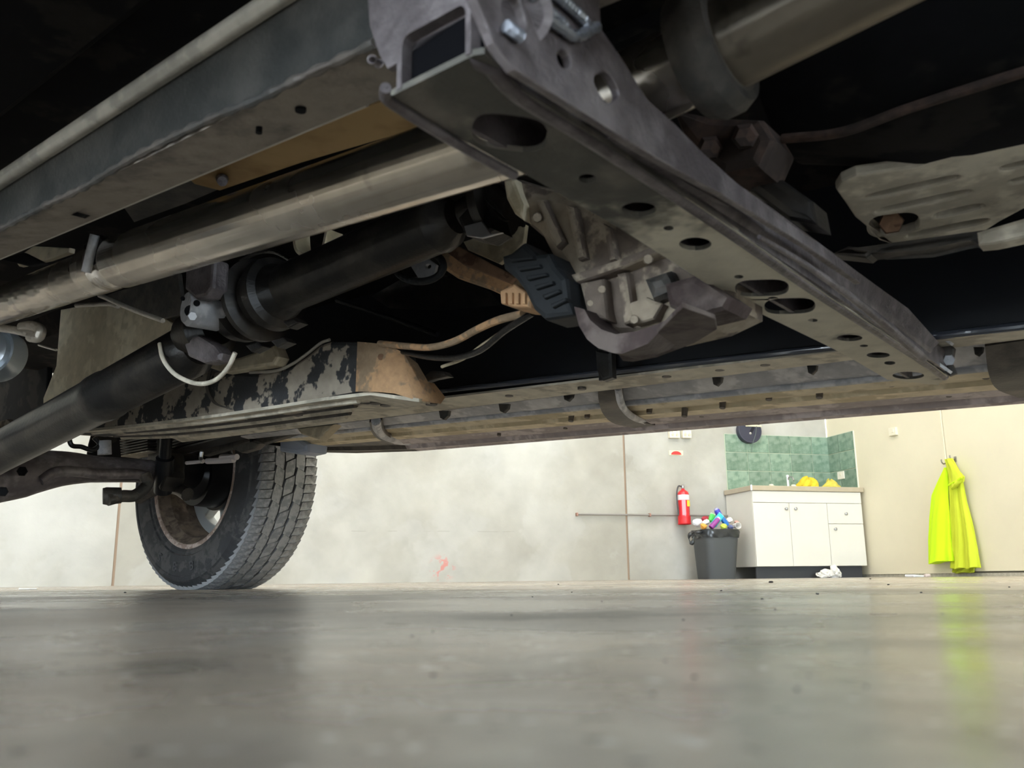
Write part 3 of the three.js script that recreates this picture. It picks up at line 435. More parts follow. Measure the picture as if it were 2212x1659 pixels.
// ------------------------------------------------------------------ litter on the floor
{
  const paper = mat({ color: [0.76, 0.74, 0.7], roughness: 0.7 }), lit = (name, label, cat, px, z, w, h, d, c, s) => { const p = inRoom(px, 1248, { z }), t = thing(name, label, cat, room(p.x, 0.0005, z), BETA + s); const g = new RoundedBoxGeometry(w, h, d, 3, Math.min(w, h, d) * 0.3), q = g.attributes.position; for (let i = 0; i < q.count; i++) q.setXYZ(i, q.getX(i) * (1 + 0.25 * Math.sin(q.getZ(i) * 90 + s)), Math.max(0, q.getY(i) + h / 2 + h * 0.35 * Math.sin(q.getX(i) * 60 + s * 9)), q.getZ(i)); g.computeVertexNormals(); put(name === 'bottle_cap' ? 'cap' : 'sheet', g, mat({ color: c, roughness: 0.7 }), t); return t; };
  // crumpled clear cup before the plinth
  const p = inRoom(1790, 1240, { z: -7.86 }), t = thing('crushed_cup', 'crushed white plastic cup lying on the floor before the dark plinth', 'cup', room(p.x, 0, -7.86), BETA);
  const wad = (rx, ry, rz, s) => { const g = new THREE.IcosahedronGeometry(1, 5), q = g.attributes.position; for (let i = 0; i < q.count; i++) { const v = V3().fromBufferAttribute(q, i), k = 0.45 + 1.1 * fbm(v.x * 0.22 + 0.5 + s, v.y * 0.22 + v.z * 0.15 + 0.5, 9, 3, s * 3 + 1); q.setXYZ(i, v.x * k * rx, Math.max(0, (v.y * k + 0.85) * ry), v.z * k * rz); } return toCreasedNormals(g, 0.3); };
  put('crushed_wall', wad(0.085, 0.045, 0.05, 2).translate(-0.03, 0, 0), paper, t); put('cup_rim', wad(0.05, 0.062, 0.05, 4).translate(0.075, 0, 0), paper, t);
  put('torn_strip', strap([V3(-0.1, 0.03, 0.02), V3(-0.14, 0.035, 0.03), V3(-0.155, 0.05, 0.03)], V3(0, 0, 1), 0.02, 0.003), paper, t);
  lit('paper_scrap', 'flat white paper scrap with a blue edge on the floor left of the yellow shirt', 'paper', 1979, -6.9, 0.15, 0.022, 0.09, [0.7, 0.7, 0.72], 0.1);
  lit('paper_scrap', 'small pinkish paper scrap right of the flat white one on the floor', 'paper', 2003, -6.85, 0.06, 0.026, 0.05, [0.6, 0.5, 0.46], 1.2);
  lit('paper_scrap', 'bright white paper scrap on the floor under the yellow shirt', 'paper', 2088, -6.72, 0.05, 0.03, 0.05, [0.85, 0.85, 0.85], 0.5);
  lit('paper_scrap', 'small white scrap against the right wall, second from the frame edge', 'paper', 2147, -6.62, 0.04, 0.016, 0.03, [0.75, 0.72, 0.64], 2.2);
  lit('paper_scrap', 'small white scrap against the right wall, nearest the frame edge', 'paper', 2172, -6.6, 0.045, 0.02, 0.03, [0.75, 0.72, 0.66], 3.1);
  { const q = inRoom(62, 1268.5, { y: 0 }); const o = thing('paper_scrap', 'white paper scrap on the bright floor left of the rear wheel', 'paper', room(q.x * 0.55, 0.0005, q.z * 0.55), 0.4); put('sheet', new RoundedBoxGeometry(0.07, 0.008, 0.05, 2, 0.003).translate(0, 0.004, 0), paper, o); }
  // loose grit
  const bits = []; const pts = [[1665, 1259, 9], [1766, 1284, 7], [1646, 1295, 6], [1674, 1317, 6], [1990, 1281, 5], [1438, 1429, 7], [1500, 1464, 9], [1722, 1491, 10], [1748, 1461, 7], [1476, 1340, 5], [1919, 1264, 5], [1558, 1277, 5], [1410, 1500, 8], [890, 1375, 6], [905, 1385, 5], [935, 1366, 5], [1873, 1407, 5], [2036, 1326, 4], [1206, 1263, 4], [1300, 1300, 4], [935, 1460, 9], [1105, 1330, 5], [270, 1281, 5], [1872, 1485, 7], [1150, 1290, 4], [1235, 1280, 4], [2180, 1269, 4], [1880, 1250, 4]];
  for (const [px, py, w] of pts) { const d = sight(px, py), k = Math.min(5.5, -EYE / d.y * d.length()), u = d.clone().normalize().multiplyScalar(k), r = w * 0.42 * k / F * 0.97, g = new THREE.IcosahedronGeometry(r, 1), q = g.attributes.position; for (let i = 0; i < q.count; i++) { const e = 0.8 + 0.4 * hash(Math.round(q.getX(i) / r * 50), Math.round(q.getY(i) / r * 50), w); q.setXYZ(i, q.getX(i) * e * 1.3, q.getY(i) * e * 0.6 + r * 0.5, q.getZ(i) * e); } g.translate(u.x, 0, u.z); bits.push(g); }
  const gr = put('floor_grit', soup(bits), mat({ color: [0.03, 0.028, 0.026], roughness: 0.9 }), scene); gr.userData = { kind: 'stuff', label: 'dark loose grit scattered over the shiny concrete floor', category: 'grit' };
}
// ------------------------------------------------------------------ the vehicle, seen from below
const CX = -1.2, CZ = -0.83;                               // its middle, in the frame of the survey
const car = thing('car', 'dusty off-road vehicle seen from underneath, parked on the shiny concrete floor', 'car', V3(CA * CX - SA * CZ, 0, SA * CX + CA * CZ), -ALPHA);
const cp = (name, geo, m, parent = car, label) => put(name, boxUV(geo.translate(-CX, 0, -CZ)), m, parent, label);
const seg = (x0, y0, z0, x1, y1, z1) => [at(x0, y0, { z: z0 }), at(x1, y1, { z: z1 })];
const along = ([a, b], x) => a.clone().lerp(b, (x - a.x) / (b.x - a.x));       // point of a long edge at station x
const longLoft = (edges, xs, o) => loft(xs.map((x) => edges.map((e) => along(e, x))), { crease: 0.4, ...o });
const up = (e, dy, dz = 0) => e.map((p) => p.clone().add(V3(0, dy, dz)));

// --- cross member under both rails: pierced bottom plate, channel above it
const YC = { y: 0.302 };
const bp = cp('bottom_plate', plate([[836, 210], [848, 206], [1022, 120], [1047, 116], [1124, 193], [1240, 266], [1400, 371], [1549, 471], [1783, 635], [1999, 778], [2047, 812], [2026, 832], [1917, 820], [1835, 772], [1783, 745], [1580, 647], [1340, 494], [1150, 385], [1000, 302]].map(([x, y]) => at(x, y, YC)), V3(0, 1, 0), 0.004, [
  slot(1101, 287, 82, 38, YC, 0.12), ellipse(1268, 386, 19, 10, YC), ellipse(1380, 452, 38, 15, YC), ellipse(1444, 493, 11, 5, YC), ellipse(1502, 527, 35, 14, YC), ellipse(1596, 598, 10, 4, YC), slot(1646, 622, 58, 18, YC, -0.03), slot(1706, 661, 55, 17, YC, -0.03), ellipse(1670, 645, 11, 4, YC), ellipse(1756, 692, 11, 3.5, YC), ellipse(1835, 730, 28, 7, YC), ellipse(1866, 747, 9, 2.5, YC), ellipse(1897, 767, 25, 6, YC), ellipse(1922, 784, 12, 4, YC), ellipse(1962, 811, 34, 8, YC)]), M.plate, car, 'dusty cream pierced plate under the cross member');
{
  const a = at(848, 206, YC), x0 = a.x + 0.004, x1 = -0.287, z0 = -0.322, z1 = -1.36, y0 = 0.3035, h = 0.037, t = 0.004, r = 0.01;
  const X0 = x0, X1 = x1, Y1 = y0 + h, U = [];            // inverted U, open to the pierced plate
  const bend = (cx, cy, R, from) => { for (let i = 0; i <= 5; i++) { const q = Math.PI * (from - i / 10); U.push(V3(cx + Math.cos(q) * R, cy + Math.sin(q) * R, z0)); } };
  U.push(V3(X0, y0, z0)); bend(X0 + r, Y1 - r, r, 1); bend(X1 - r, Y1 - r, r, 0.5); U.push(V3(X1, y0, z0), V3(X1 - t, y0, z0));
  const inner = []; for (let i = 0; i <= 5; i++) { const q = Math.PI * (i / 10), R = r - t; inner.push(V3(X1 - r + Math.cos(q) * R, Y1 - r + Math.sin(q) * R, z0)); } for (let i = 0; i <= 5; i++) { const q = Math.PI * (0.5 + i / 10), R = r - t; inner.push(V3(X0 + r + Math.cos(q) * R, Y1 - r + Math.sin(q) * R, z0)); }
  U.push(...inner, V3(X0 + t, y0, z0));
  const ch = cp('crossmember', plate(U, V3(0, 0, -1), z0 - z1), M.plum);
  car.remove(bp); ch.add(bp);
  // pressed front face with a rolled top edge
  const face = [[1290, 300, 1352, 300], [1371, 353, 1440, 352], [1450, 407, 1520, 392], [1549, 473, 1602, 412], [1660, 550, 1722, 498], [1783, 637, 1846, 590], [1900, 714, 1955, 668], [1990, 772, 2022, 742]].map(([a, b, c, e]) => { const l = at(a, b, { y: 0.306 }), u = at(c, e, { x: l.x + 0.012 }); return [l, l.clone().lerp(u, 0.35).add(V3(0.006, -0.001, 0)), l.clone().lerp(u, 0.6).add(V3(0.0035, 0, 0)), u.clone().add(V3(0.004, 0, 0)), u.clone().add(V3(-0.006, 0.006, 0)), l.clone().add(V3(-0.008, 0.012, 0))]; });
  cp('front_face', loft(face, { crease: 0.9 }), M.plum, ch);
  cp('pressed_bead', rod([[1640, 512], [1740, 572], [1820, 628], [1900, 690], [1960, 742], [1995, 772]].map(([x, y]) => at(x, y, { x: -0.268 })), (t) => 0.002 + 0.004 * t, 10), M.plum, ch);
  cp('reinforcing_strip', rod([[833, 190], [833, 212], [860, 232], [950, 288], [1040, 340], [1112, 379]].map(([x, y]) => at(x, y, { y: 0.2995 })), 0.0035, 10), M.plum, ch);
  cp('mouth_shade', new THREE.BoxGeometry(0.062, 0.03, 0.02).translate((x0 + x1) / 2, y0 + 0.0165, z0 - 0.018), mat({ color: [0.006, 0.006, 0.007], roughness: 1, specularIntensity: 0 }), ch);  // dark block filling the mouth, stands for the shade inside the channel
  cp('corner_fillet', rod([[1030, 119], [1047, 116], [1124, 193], [1240, 266], [1400, 371], [1549, 471], [1783, 635], [1999, 778], [2044, 812]].map(([x, y]) => at(x, y, { y: 0.3055 }).add(V3(-0.003, 0, 0))), 0.0065, 14, 60), M.plum, ch);
  // gusset plates welded to the near rail, pierced
  const g1 = { x: -0.262 };
  const gs = cp('gusset', plate(poly([[1045, 38], [1066, 92], [1110, 150], [1200, 205], [1350, 300], [1470, 372], [1560, 420], [1640, 468], [1740, 530], [1860, 612], [1800, 545], [1700, 478], [1590, 392], [1520, 330], [1460, 268], [1400, 215], [1340, 120], [1300, 62], [1292, -60], [1000, -60]], g1), V3(-1, 0, 0), 0.006, [ellipse(1219, 128, 13, 21, g1, -0.35), slot(1311, 188, 20, 34, g1, -0.5), slot(1110, 32, 22, 40, g1, -0.3)], 0.0012), M.plum);
  cp('gusset', plate(poly([[790, -60], [797, 55], [818, 118], [836, 148], [920, 100], [1000, 40], [1042, 30], [1042, -60]], { z: -0.33 }), V3(0, 0, -1), 0.006, [ellipse(803, 128, 8, 7, { z: -0.33 })], 0.001), M.plum);
  for (const l of [[[1140, -18], [1165, 5], [1220, 58]], [[1200, -12], [1262, 45], [1268, 55]], [[1180, 38], [1215, 62], [1240, 78], [1290, 58]], [[1092, 55], [1108, 68], [1125, 80]]]) cp('weld_bead', rod(l.map(([x, y]) => at(x, y, { x: -0.258 })), (t) => 0.0034 + 0.0004 * Math.sin(t * 60), 8, 30), mat({ color: [0.22, 0.23, 0.26], roughness: 0.3, metalness: 0.6 }), gs);
  cp('tube_end', turned(at(1128, 30, { x: -0.265 }), at(1136, 32, { x: -0.29 }), [[0, 0.012], [0, 0.017], [1, 0.017], [1, 0.0]], 24), M.plum, gs);
  // bolted foot at the far end
  const ft = cp('end_bracket', plate(poly([[1990, 760], [2012, 705], [2032, 700], [2050, 740], [2062, 752], [2056, 785], [2066, 806], [2050, 812], [2020, 790]], { z: -1.33 }), V3(0, 0, -1), 0.01, [], 0.002), M.rail);
  for (const [x, y] of [[2014, 748], [2050, 778]]) cp('bolt', turned(at(x, y, { z: -1.315 }), at(x, y, { z: -1.332 }), [[0, 0], [0, 0.0075], [1, 0.0085]], 6, 0.2), M.sill, ft);
  cp('clamp_strip', strap([[2023, 712], [2036, 730], [2055, 742]].map(([x, y]) => at(x, y, { z: -1.3 })), V3(0, 0, 1), 0.02, 0.004), M.sill, ft);
  cp('clamp_strip', strap([[2016, 773], [2034, 790], [2052, 803]].map(([x, y]) => at(x, y, { z: -1.3 })), V3(0, 0, 1), 0.02, 0.004), M.sill, ft);
}
// --- near chassis rail, its weld seam and the line clipped along it
{
  const N = seg(0, 494, -0.36, 810, 89, -0.36), Fo = seg(0, 556, -0.425, 822, 210, -0.425), T = seg(0, 403, -0.36, 617, 2, -0.36);
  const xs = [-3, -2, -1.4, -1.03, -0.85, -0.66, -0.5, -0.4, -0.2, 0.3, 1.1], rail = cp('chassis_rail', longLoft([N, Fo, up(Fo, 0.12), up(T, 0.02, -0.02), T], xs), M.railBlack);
  cp('rail_underside', longLoft([up(N, -0.0025), up(Fo, -0.0025), up(Fo, 0.0005), up(N, 0.0005)], xs), M.railPale, rail, 'lighter grey underside');  // separate strip, coloured lighter than the rail web
  cp('weld_seam', rod([[-60, 523], [0, 494], [90, 447], [180, 404], [270, 350], [380, 292], [480, 245], [560, 212], [640, 172], [730, 130], [812, 90]].map(([x, y]) => at(x, y, { z: -0.358 }).add(V3(0, -0.0015, 0.001))), (t) => 0.0034 + 0.0009 * Math.sin(t * 160), 8, 120), M.rail, rail);
  cp('rail_edge', rod([along(Fo, -2.6), along(Fo, -1.2), along(Fo, -0.9), along(Fo, -0.49)], 0.003, 8), M.bright, rail, 'bare bright lower edge');
  cp('brake_line', rod([-2.6, -1.6, -1.03, -0.75, -0.5, -0.2, 0.4].map((x) => along(T, x).add(V3(0, 0, 0.006))), 0.0085, 12), mat({ map: dirty([0.3, 0.28, 0.24], [0.42, 0.39, 0.33], 0.5, 0.3, 301, 256), roughness: 0.5 }), rail);
  for (const [x, y, r] of [[650, 222, 12], [560, 270, 7], [478, 385, 0], [50, 490, 9]]) if (r) cp('plug', turned(at(x, y, { z: -0.39 }).add(V3(0, -0.0075, 0)), at(x, y, { z: -0.39 }).add(V3(0, 0.02, 0)), [[0, 0], [0, size(r, at(x, y, { z: -0.39 }))], [1, size(r, at(x, y, { z: -0.39 }))]], 18), M.matt, rail);
  cp('rail_joint', strap([[122, 436], [150, 452], [186, 462]].map(([x, y]) => at(x, y, { z: -0.395 }).add(V3(0, -0.003, 0))), V3(1, 0, 0), 0.012, 0.004), M.matt, rail);
}
// --- heat shield above the pipe
{
  const Y = { y: 0.52 };
  const h = cp('heat_shield', plate(poly([[392, 372], [520, 322], [700, 262], [840, 215], [1000, 235], [860, 290], [650, 352], [475, 412], [420, 398]], Y), V3(0, 1, 0), 0.004, [], 0.001), M.gold);
  cp('stud', turned(at(480, 386, Y), at(480, 392, { y: 0.5 }), [[0, 0.008], [1, 0.006], [1, 0]], 12), M.plum, h);
  cp('floor_rib', plate(poly([[255, 430], [390, 375], [470, 410], [400, 440], [290, 480]], { y: 0.525 }), V3(0, 1, 0), 0.006), M.rail);
}
// --- floor pan, body sides
{
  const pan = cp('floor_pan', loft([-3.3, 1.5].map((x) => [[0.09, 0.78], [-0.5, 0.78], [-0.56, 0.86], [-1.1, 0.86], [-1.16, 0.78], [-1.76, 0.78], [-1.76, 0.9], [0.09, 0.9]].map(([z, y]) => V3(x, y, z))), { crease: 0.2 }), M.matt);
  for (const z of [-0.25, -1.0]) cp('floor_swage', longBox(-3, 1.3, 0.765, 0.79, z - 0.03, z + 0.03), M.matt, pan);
  function longBox(x0, x1, y0, y1, z0, z1) { return new THREE.BoxGeometry(x1 - x0, y1 - y0, z1 - z0).translate((x0 + x1) / 2, (y0 + y1) / 2, (z0 + z1) / 2); }
  const paint = mat({ color: [0.09, 0.095, 0.1], roughness: 0.3, clearcoat: 0.8 });
  const side = (z) => { const p = [V3(1.45, 0.5, z)], arch = (cx) => { for (let i = 0; i <= 12; i++) { const a = Math.PI * i / 12; p.push(V3(cx + 0.47 * Math.cos(a), 0.46 + 0.44 * Math.sin(a), z)); } }; arch(0.62); arch(-2.7); p.push(V3(-3.5, 0.5, z), V3(-3.5, 1.1, z), V3(1.45, 1.05, z)); return plate(p, V3(0, 0, 1), 0.02, [], 0.004); };
  cp('body_side', side(-1.79), paint); cp('body_side', side(0.1), paint);
  const sh = cp('cab', loft([[-1.9, 0.08], [-1.85, 0.06], [-0.1, 0.04], [0.6, 0.1]].map(([x, k], i) => [[0.1 - k, 1.05], [-1.76 + k, 1.05], [-1.6 + k, i === 3 ? 1.1 : 1.72], [-0.06 - k, i === 3 ? 1.1 : 1.72]].map(([z, y]) => V3(x, y, z)))), paint);
  cp('body_top', longBox(-3.5, 1.45, 1.02, 1.06, -1.78, 0.1), paint, sh);
}
// --- exhaust: long bare pipe, slip joint with clamp, resonator beyond the cross member
{
  const z = -0.55, E0 = at(0, 662, { z: -0.6 }), E1 = at(262, 566, { z }), E2 = at(700, 410, { z }), E3 = at(1010, 320, { z }), d = E3.clone().sub(E2).normalize(), E4 = E3.clone().addScaledVector(d, 0.1);
  const R = size(71, E2), pipe = cp('exhaust_pipe', turned(E1.clone().addScaledVector(d, 0.0), E4, [[0, R - 0.004], [0, R], [0.004, R + 0.001], [1, R], [1, R - 0.004]], 56), M.pipe);
  const r2 = size(39, E0);
  cp('front_pipe', rod([E0.clone().addScaledVector(E1.clone().sub(E0).normalize(), -0.5), E0, E0.clone().lerp(E1, 0.5), E1.clone().addScaledVector(d, 0.06)], (t) => r2 + (R - 0.004 - r2) * step(0.72, 0.95, t), 48, 60), M.pipe, pipe);
  const c0 = at(212, 578, { z: -0.56 });
  const cl = cp('pipe_clamp', turned(at(235, 573, { z: -0.553 }), at(205, 585, { z: -0.557 }), [[0, R - 0.004], [0, R + 0.0012], [1, R + 0.0004], [1, R - 0.006]], 48), M.pipe, pipe);
  cp('clamp_bolt', rod([[205, 508], [196, 545], [186, 588]].map(([x, y]) => at(x, y, { z: -0.52 })), 0.0065, 10), M.sill, pipe);
  cp('clamp_lug', plate(poly([[178, 528], [215, 505], [232, 528], [228, 560], [196, 575], [182, 560]], { z: -0.525 }), V3(0, 0, -1), 0.02, [], 0.003), M.shaft, pipe);
  const m0 = at(1420, 172, { z }), far = at(2150, -215, { z }); d.copy(far).sub(m0).normalize();
  const rb = size(105, at(1600, 80, { z }));
  const rs = cp('resonator', turned(m0.clone().addScaledVector(d, 0.045), far, [[0, R], [0.02, R + 0.006], [0.06, rb], [1, rb], [1, 0]], 56), mat({ map: M.pipe.map, color: [0.5, 0.47, 0.42], roughness: 0.45, metalness: 0.9 }), pipe, 'dull grey resonator');
  cp('tail_section', rod([E4.clone().lerp(E3, 0.3), E4, m0, m0.clone().addScaledVector(d, 0.08)], R - 0.003, 40, 40), M.pipe, pipe);
  cp('band_clamp', turned(m0.clone().addScaledVector(d, 0.03), m0.clone().addScaledVector(d, 0.062), [[0, R + 0.004], [0, R + 0.011], [0.3, R + 0.016], [0.7, R + 0.016], [1, R + 0.011], [1, R + 0.004]], 40), M.rail, pipe);
}
// --- two piece prop shaft with its centre bearing
{
  const z = -0.83, A = at(600, 632, { z }), B = at(985, 468, { z }), d = B.clone().sub(A), L = d.length(); d.normalize();
  const R = size(57, at(760, 560, { z }));
  const sh = cp('prop_shaft', turned(A, B, [[0, R * 0.8], [0.02, R], [0.9, R], [0.92, R * 1.05], [0.96, R * 0.95], [1, R * 0.6], [1, 0]], 44), M.shaft);
  const cb = cp('centre_bearing', turned(A.clone().addScaledVector(d, -0.12), A.clone().addScaledVector(d, 0.03), [[0, R * 0.6], [0, R * 1.35], [0.12, R * 1.5], [0.2, R * 1.5], [0.24, R * 1.1], [0.36, R * 1.15], [0.42, R * 1.75], [0.5, R * 1.78], [0.54, R * 1.3], [0.66, R * 1.3], [0.7, R * 1.55], [0.8, R * 1.5], [0.84, R * 1.2], [1, R]], 44, 0.7), M.shaft, sh);
  for (const [x, y] of [[545, 752], [600, 742], [625, 700]]) cp('bearing_tooth', plate(poly([[x - 16, y - 6], [x + 10, y - 14], [x + 20, y - 4], [x - 4, y + 8]], { z: -0.8 }), V3(0, 0, -1), 0.02, [], 0.003), M.shaft, sh);
  // joint at the transfer case end
  const j = at(1030, 452, { z }), k = at(1088, 432, { z });
  cp('universal_joint', turned(j.clone().addScaledVector(d, -0.02), k, [[0, 0], [0, R * 0.55], [0.25, R * 0.6], [0.4, R * 0.5], [0.6, R * 0.55], [0.62, R * 1.15], [0.85, R * 1.2], [0.87, R * 0.7], [1, R * 0.7], [1, 0]], 32, 0.5), M.shaft, sh);
  for (const q of [[[985, 470], [1012, 440], [1050, 455], [1060, 492], [1030, 512], [998, 505]], [[1015, 400], [1060, 385], [1096, 420], [1085, 470], [1050, 440]]]) cp('yoke_ear', plate(poly(q, { z: -0.8 }), V3(0, 0, -1), 0.05, [], 0.008), M.shaft, sh);
  cp('joint_plate', plate(poly([[1002, 488], [1040, 478], [1060, 505], [1085, 502], [1040, 515], [1008, 510]], { z: -0.795 }), V3(0, 0, -1), 0.004, [], 0.001), M.zinc, sh);
  // front piece going down to the axle
  const C = at(430, 748, { z }), D = at(-40, 998, { z: -0.86 }), r1 = size(51, at(200, 868, { z }));
  const s1 = cp('rear_shaft', turned(D, C, [[0, r1 * 1.05], [0.1, r1], [0.62, r1], [0.63, r1 * 1.06], [0.66, r1 * 1.06], [0.67, r1], [0.97, r1], [1, r1 * 0.7], [1, 0]], 44), M.shaft, sh);
  cp('yoke', loft([[[400, 735], 0.6], [[425, 728], 1.0], [[455, 716], 1.05], [[470, 712], 0.6]].map(([[x, y], q]) => { const c = at(x, y, { z }), [u, v] = frameOf(d); return Array.from({ length: 28 }, (_, i) => { const a = i / 28 * 2 * Math.PI; return c.clone().addScaledVector(u, Math.cos(a) * r1 * q * 1.05).addScaledVector(v, Math.sin(a) * r1 * q * 0.9); }); })), M.shaft, sh);
  cp('yoke_ear', plate(poly([[395, 738], [425, 722], [462, 745], [475, 762], [472, 778], [440, 785], [405, 770]], { z: -0.79 }), V3(0, 0, -1), 0.03, [], 0.006), M.plum, sh);
  cp('hoop', rod([[345, 742], [351, 772], [372, 803], [408, 824], [440, 829], [470, 818], [494, 792], [508, 762]].map(([x, y]) => at(x, y, { z: -0.78 })), 0.0038, 10), M.cream, sh, 'thin pale hoop under the joint');
  // hoop further along the shaft and its plate
  cp('guard_hoop', rod(Array.from({ length: 16 }, (_, i) => { const a = i / 16 * 2 * Math.PI; return at(906 + 52 * Math.cos(a), 575 + 33 * Math.sin(a), { z: -0.9 }); }), size(8, at(906, 575, { z: -0.9 })), 10, 80, true), M.plastic, sh);
  cp('guard_plate', plate(poly([[884, 570], [920, 556], [942, 572], [936, 598], [905, 604]], { z: -0.93 }), V3(0, 0, -1), 0.006, [ellipse(925, 575, 6, 5, { z: -0.93 })], 0.001), M.sill, sh);
}
// --- hangers and rods round the slip joint
{
  const z = -0.74, c = at(401, 664, { z }), r = size(40, c);
  const h = cp('rubber_mount', turned(c, c.clone().add(V3(0.012, 0, -0.06)), [[0, 0], [0, r * 0.82], [0.12, r], [0.9, r], [1, r * 0.9], [1, 0]], 36, 0.5), M.sill);
  for (const [x, y, a, b] of [[412, 672, 13, 8], [425, 655, 7, 5], [395, 645, 5, 8]]) cp('recess', turned(at(x, y, { z: z + 0.002 }), at(x, y, { z: z - 0.004 }), [[0, 0], [0, size(a, c)], [1, size(a, c)]], 16), M.matt, h);
  cp('mount_bolt', turned(at(416, 683, { z: z + 0.012 }), at(415, 683, { z: z - 0.005 }), [[0, 0], [0, 0.007], [1, 0.008]], 6, 0.3), M.zinc, h);
  cp('mount_arm', plate(poly([[400, 570], [462, 560], [458, 622], [445, 640], [420, 645], [398, 625]], { z: z + 0.004 }), V3(0, 0, -1), 0.03, [], 0.006), M.plum, h);
  const hg = cp('hanger_rod', rod([[215, 638], [232, 645], [285, 668], [352, 693]].map(([x, y]) => at(x, y, { z: -0.7 })), 0.004, 10), M.bright);
  cp('hanger_loop', rod([[165, 660], [200, 658], [240, 657], [255, 662]].map(([x, y]) => at(x, y, { z: -0.71 })), 0.004, 10), M.bright, hg);
  cp('hanger_plate', plate(poly([[225, 640], [250, 630], [385, 590], [395, 680], [350, 688], [260, 655]], { z: -0.95 }), V3(0, 0, -1), 0.01, [], 0.002), M.rail);
  const lug = cp('hanger_rod', rod([[-20, 706], [30, 713], [62, 720], [80, 722]].map(([x, y]) => at(x, y, { z: -0.62 })), 0.007, 12), M.bright);
  cp('rod_end', rod([[48, 706], [72, 705], [88, 715], [84, 727], [66, 728]].map(([x, y]) => at(x, y, { z: -0.62 })), 0.009, 12), M.bright, lug);
  cp('thin_rod', rod([[84, 745], [100, 750], [122, 756]].map(([x, y]) => at(x, y, { z: -0.9 })), 0.003, 8), M.bright);
  const cc = at(-28, 757, { z: -0.72 }), rr2 = size(62, cc);
  const rf = cp('round_cap', turned(cc.clone().add(V3(0.02, 0, 0.02)), cc.clone().add(V3(-0.03, 0, -0.04)), [[0, 0], [0, rr2 * 0.5], [0.12, rr2 * 0.78], [0.3, rr2 * 0.82], [0.25, rr2 * 0.95], [0.6, rr2], [1, rr2 * 0.96], [1, 0]], 48, 0.5), M.chrome, car, 'shiny round pale metal cap');
  cp('bracket', plate(poly([[30, 560], [72, 531], [150, 535], [148, 545], [100, 562], [40, 575]], { z: -0.57 }), V3(0, 0, -1), 0.01, [], 0.002), M.tan);
  cp('bracket', plate(poly([[0, 560], [50, 545], [95, 568], [60, 575]], { z: -0.5 }), V3(0, 0, -1), 0.008, [], 0.002), M.matt);
  cp('shield_panel', plate(poly([[130, 668], [200, 655], [330, 665], [372, 700], [372, 728], [345, 745], [345, 800], [230, 880], [120, 930], [92, 905], [92, 860], [120, 790]], { z: -0.96 }), V3(0, 0, -1), 0.02, [], 0.005), M.beige, car, 'plain beige panel behind the rear shaft');
  cp('shield_panel', plate(poly([[440, 790], [520, 770], [590, 745], [600, 770], [590, 788], [480, 805]], { z: -0.97 }), V3(0, 0, -1), 0.03, [], 0.006), M.beige);
  cp('gap_blocker', plate(poly([[-200, 690], [60, 700], [105, 735], [98, 880], [70, 965], [-60, 1000], [-200, 1010]], { z: -1.34 }), V3(0, 0, -1), 0.02, [], 0.004), M.matt);  // dark plate added to close off a bright gap at the rear
  cp('bracket', plate(poly([[-10, 912], [14, 905], [34, 925], [5, 938], [-10, 940]], { z: -1.0 }), V3(0, 0, -1), 0.02, [], 0.004), M.cast);
  cp('u_bracket', strap([[650, 500], [655, 543], [672, 557], [700, 556], [712, 542], [722, 500]].map(([x, y]) => at(x, y, { z: -0.95 })), V3(0, 0, 1), 0.035, 0.006), M.tan, car, 'dusty U shaped bracket');
  cp('hose', rod([[520, 562], [560, 545], [595, 545], [628, 562]].map(([x, y]) => at(x, y, { z: -0.95 })), 0.004, 8), M.shaft);
}
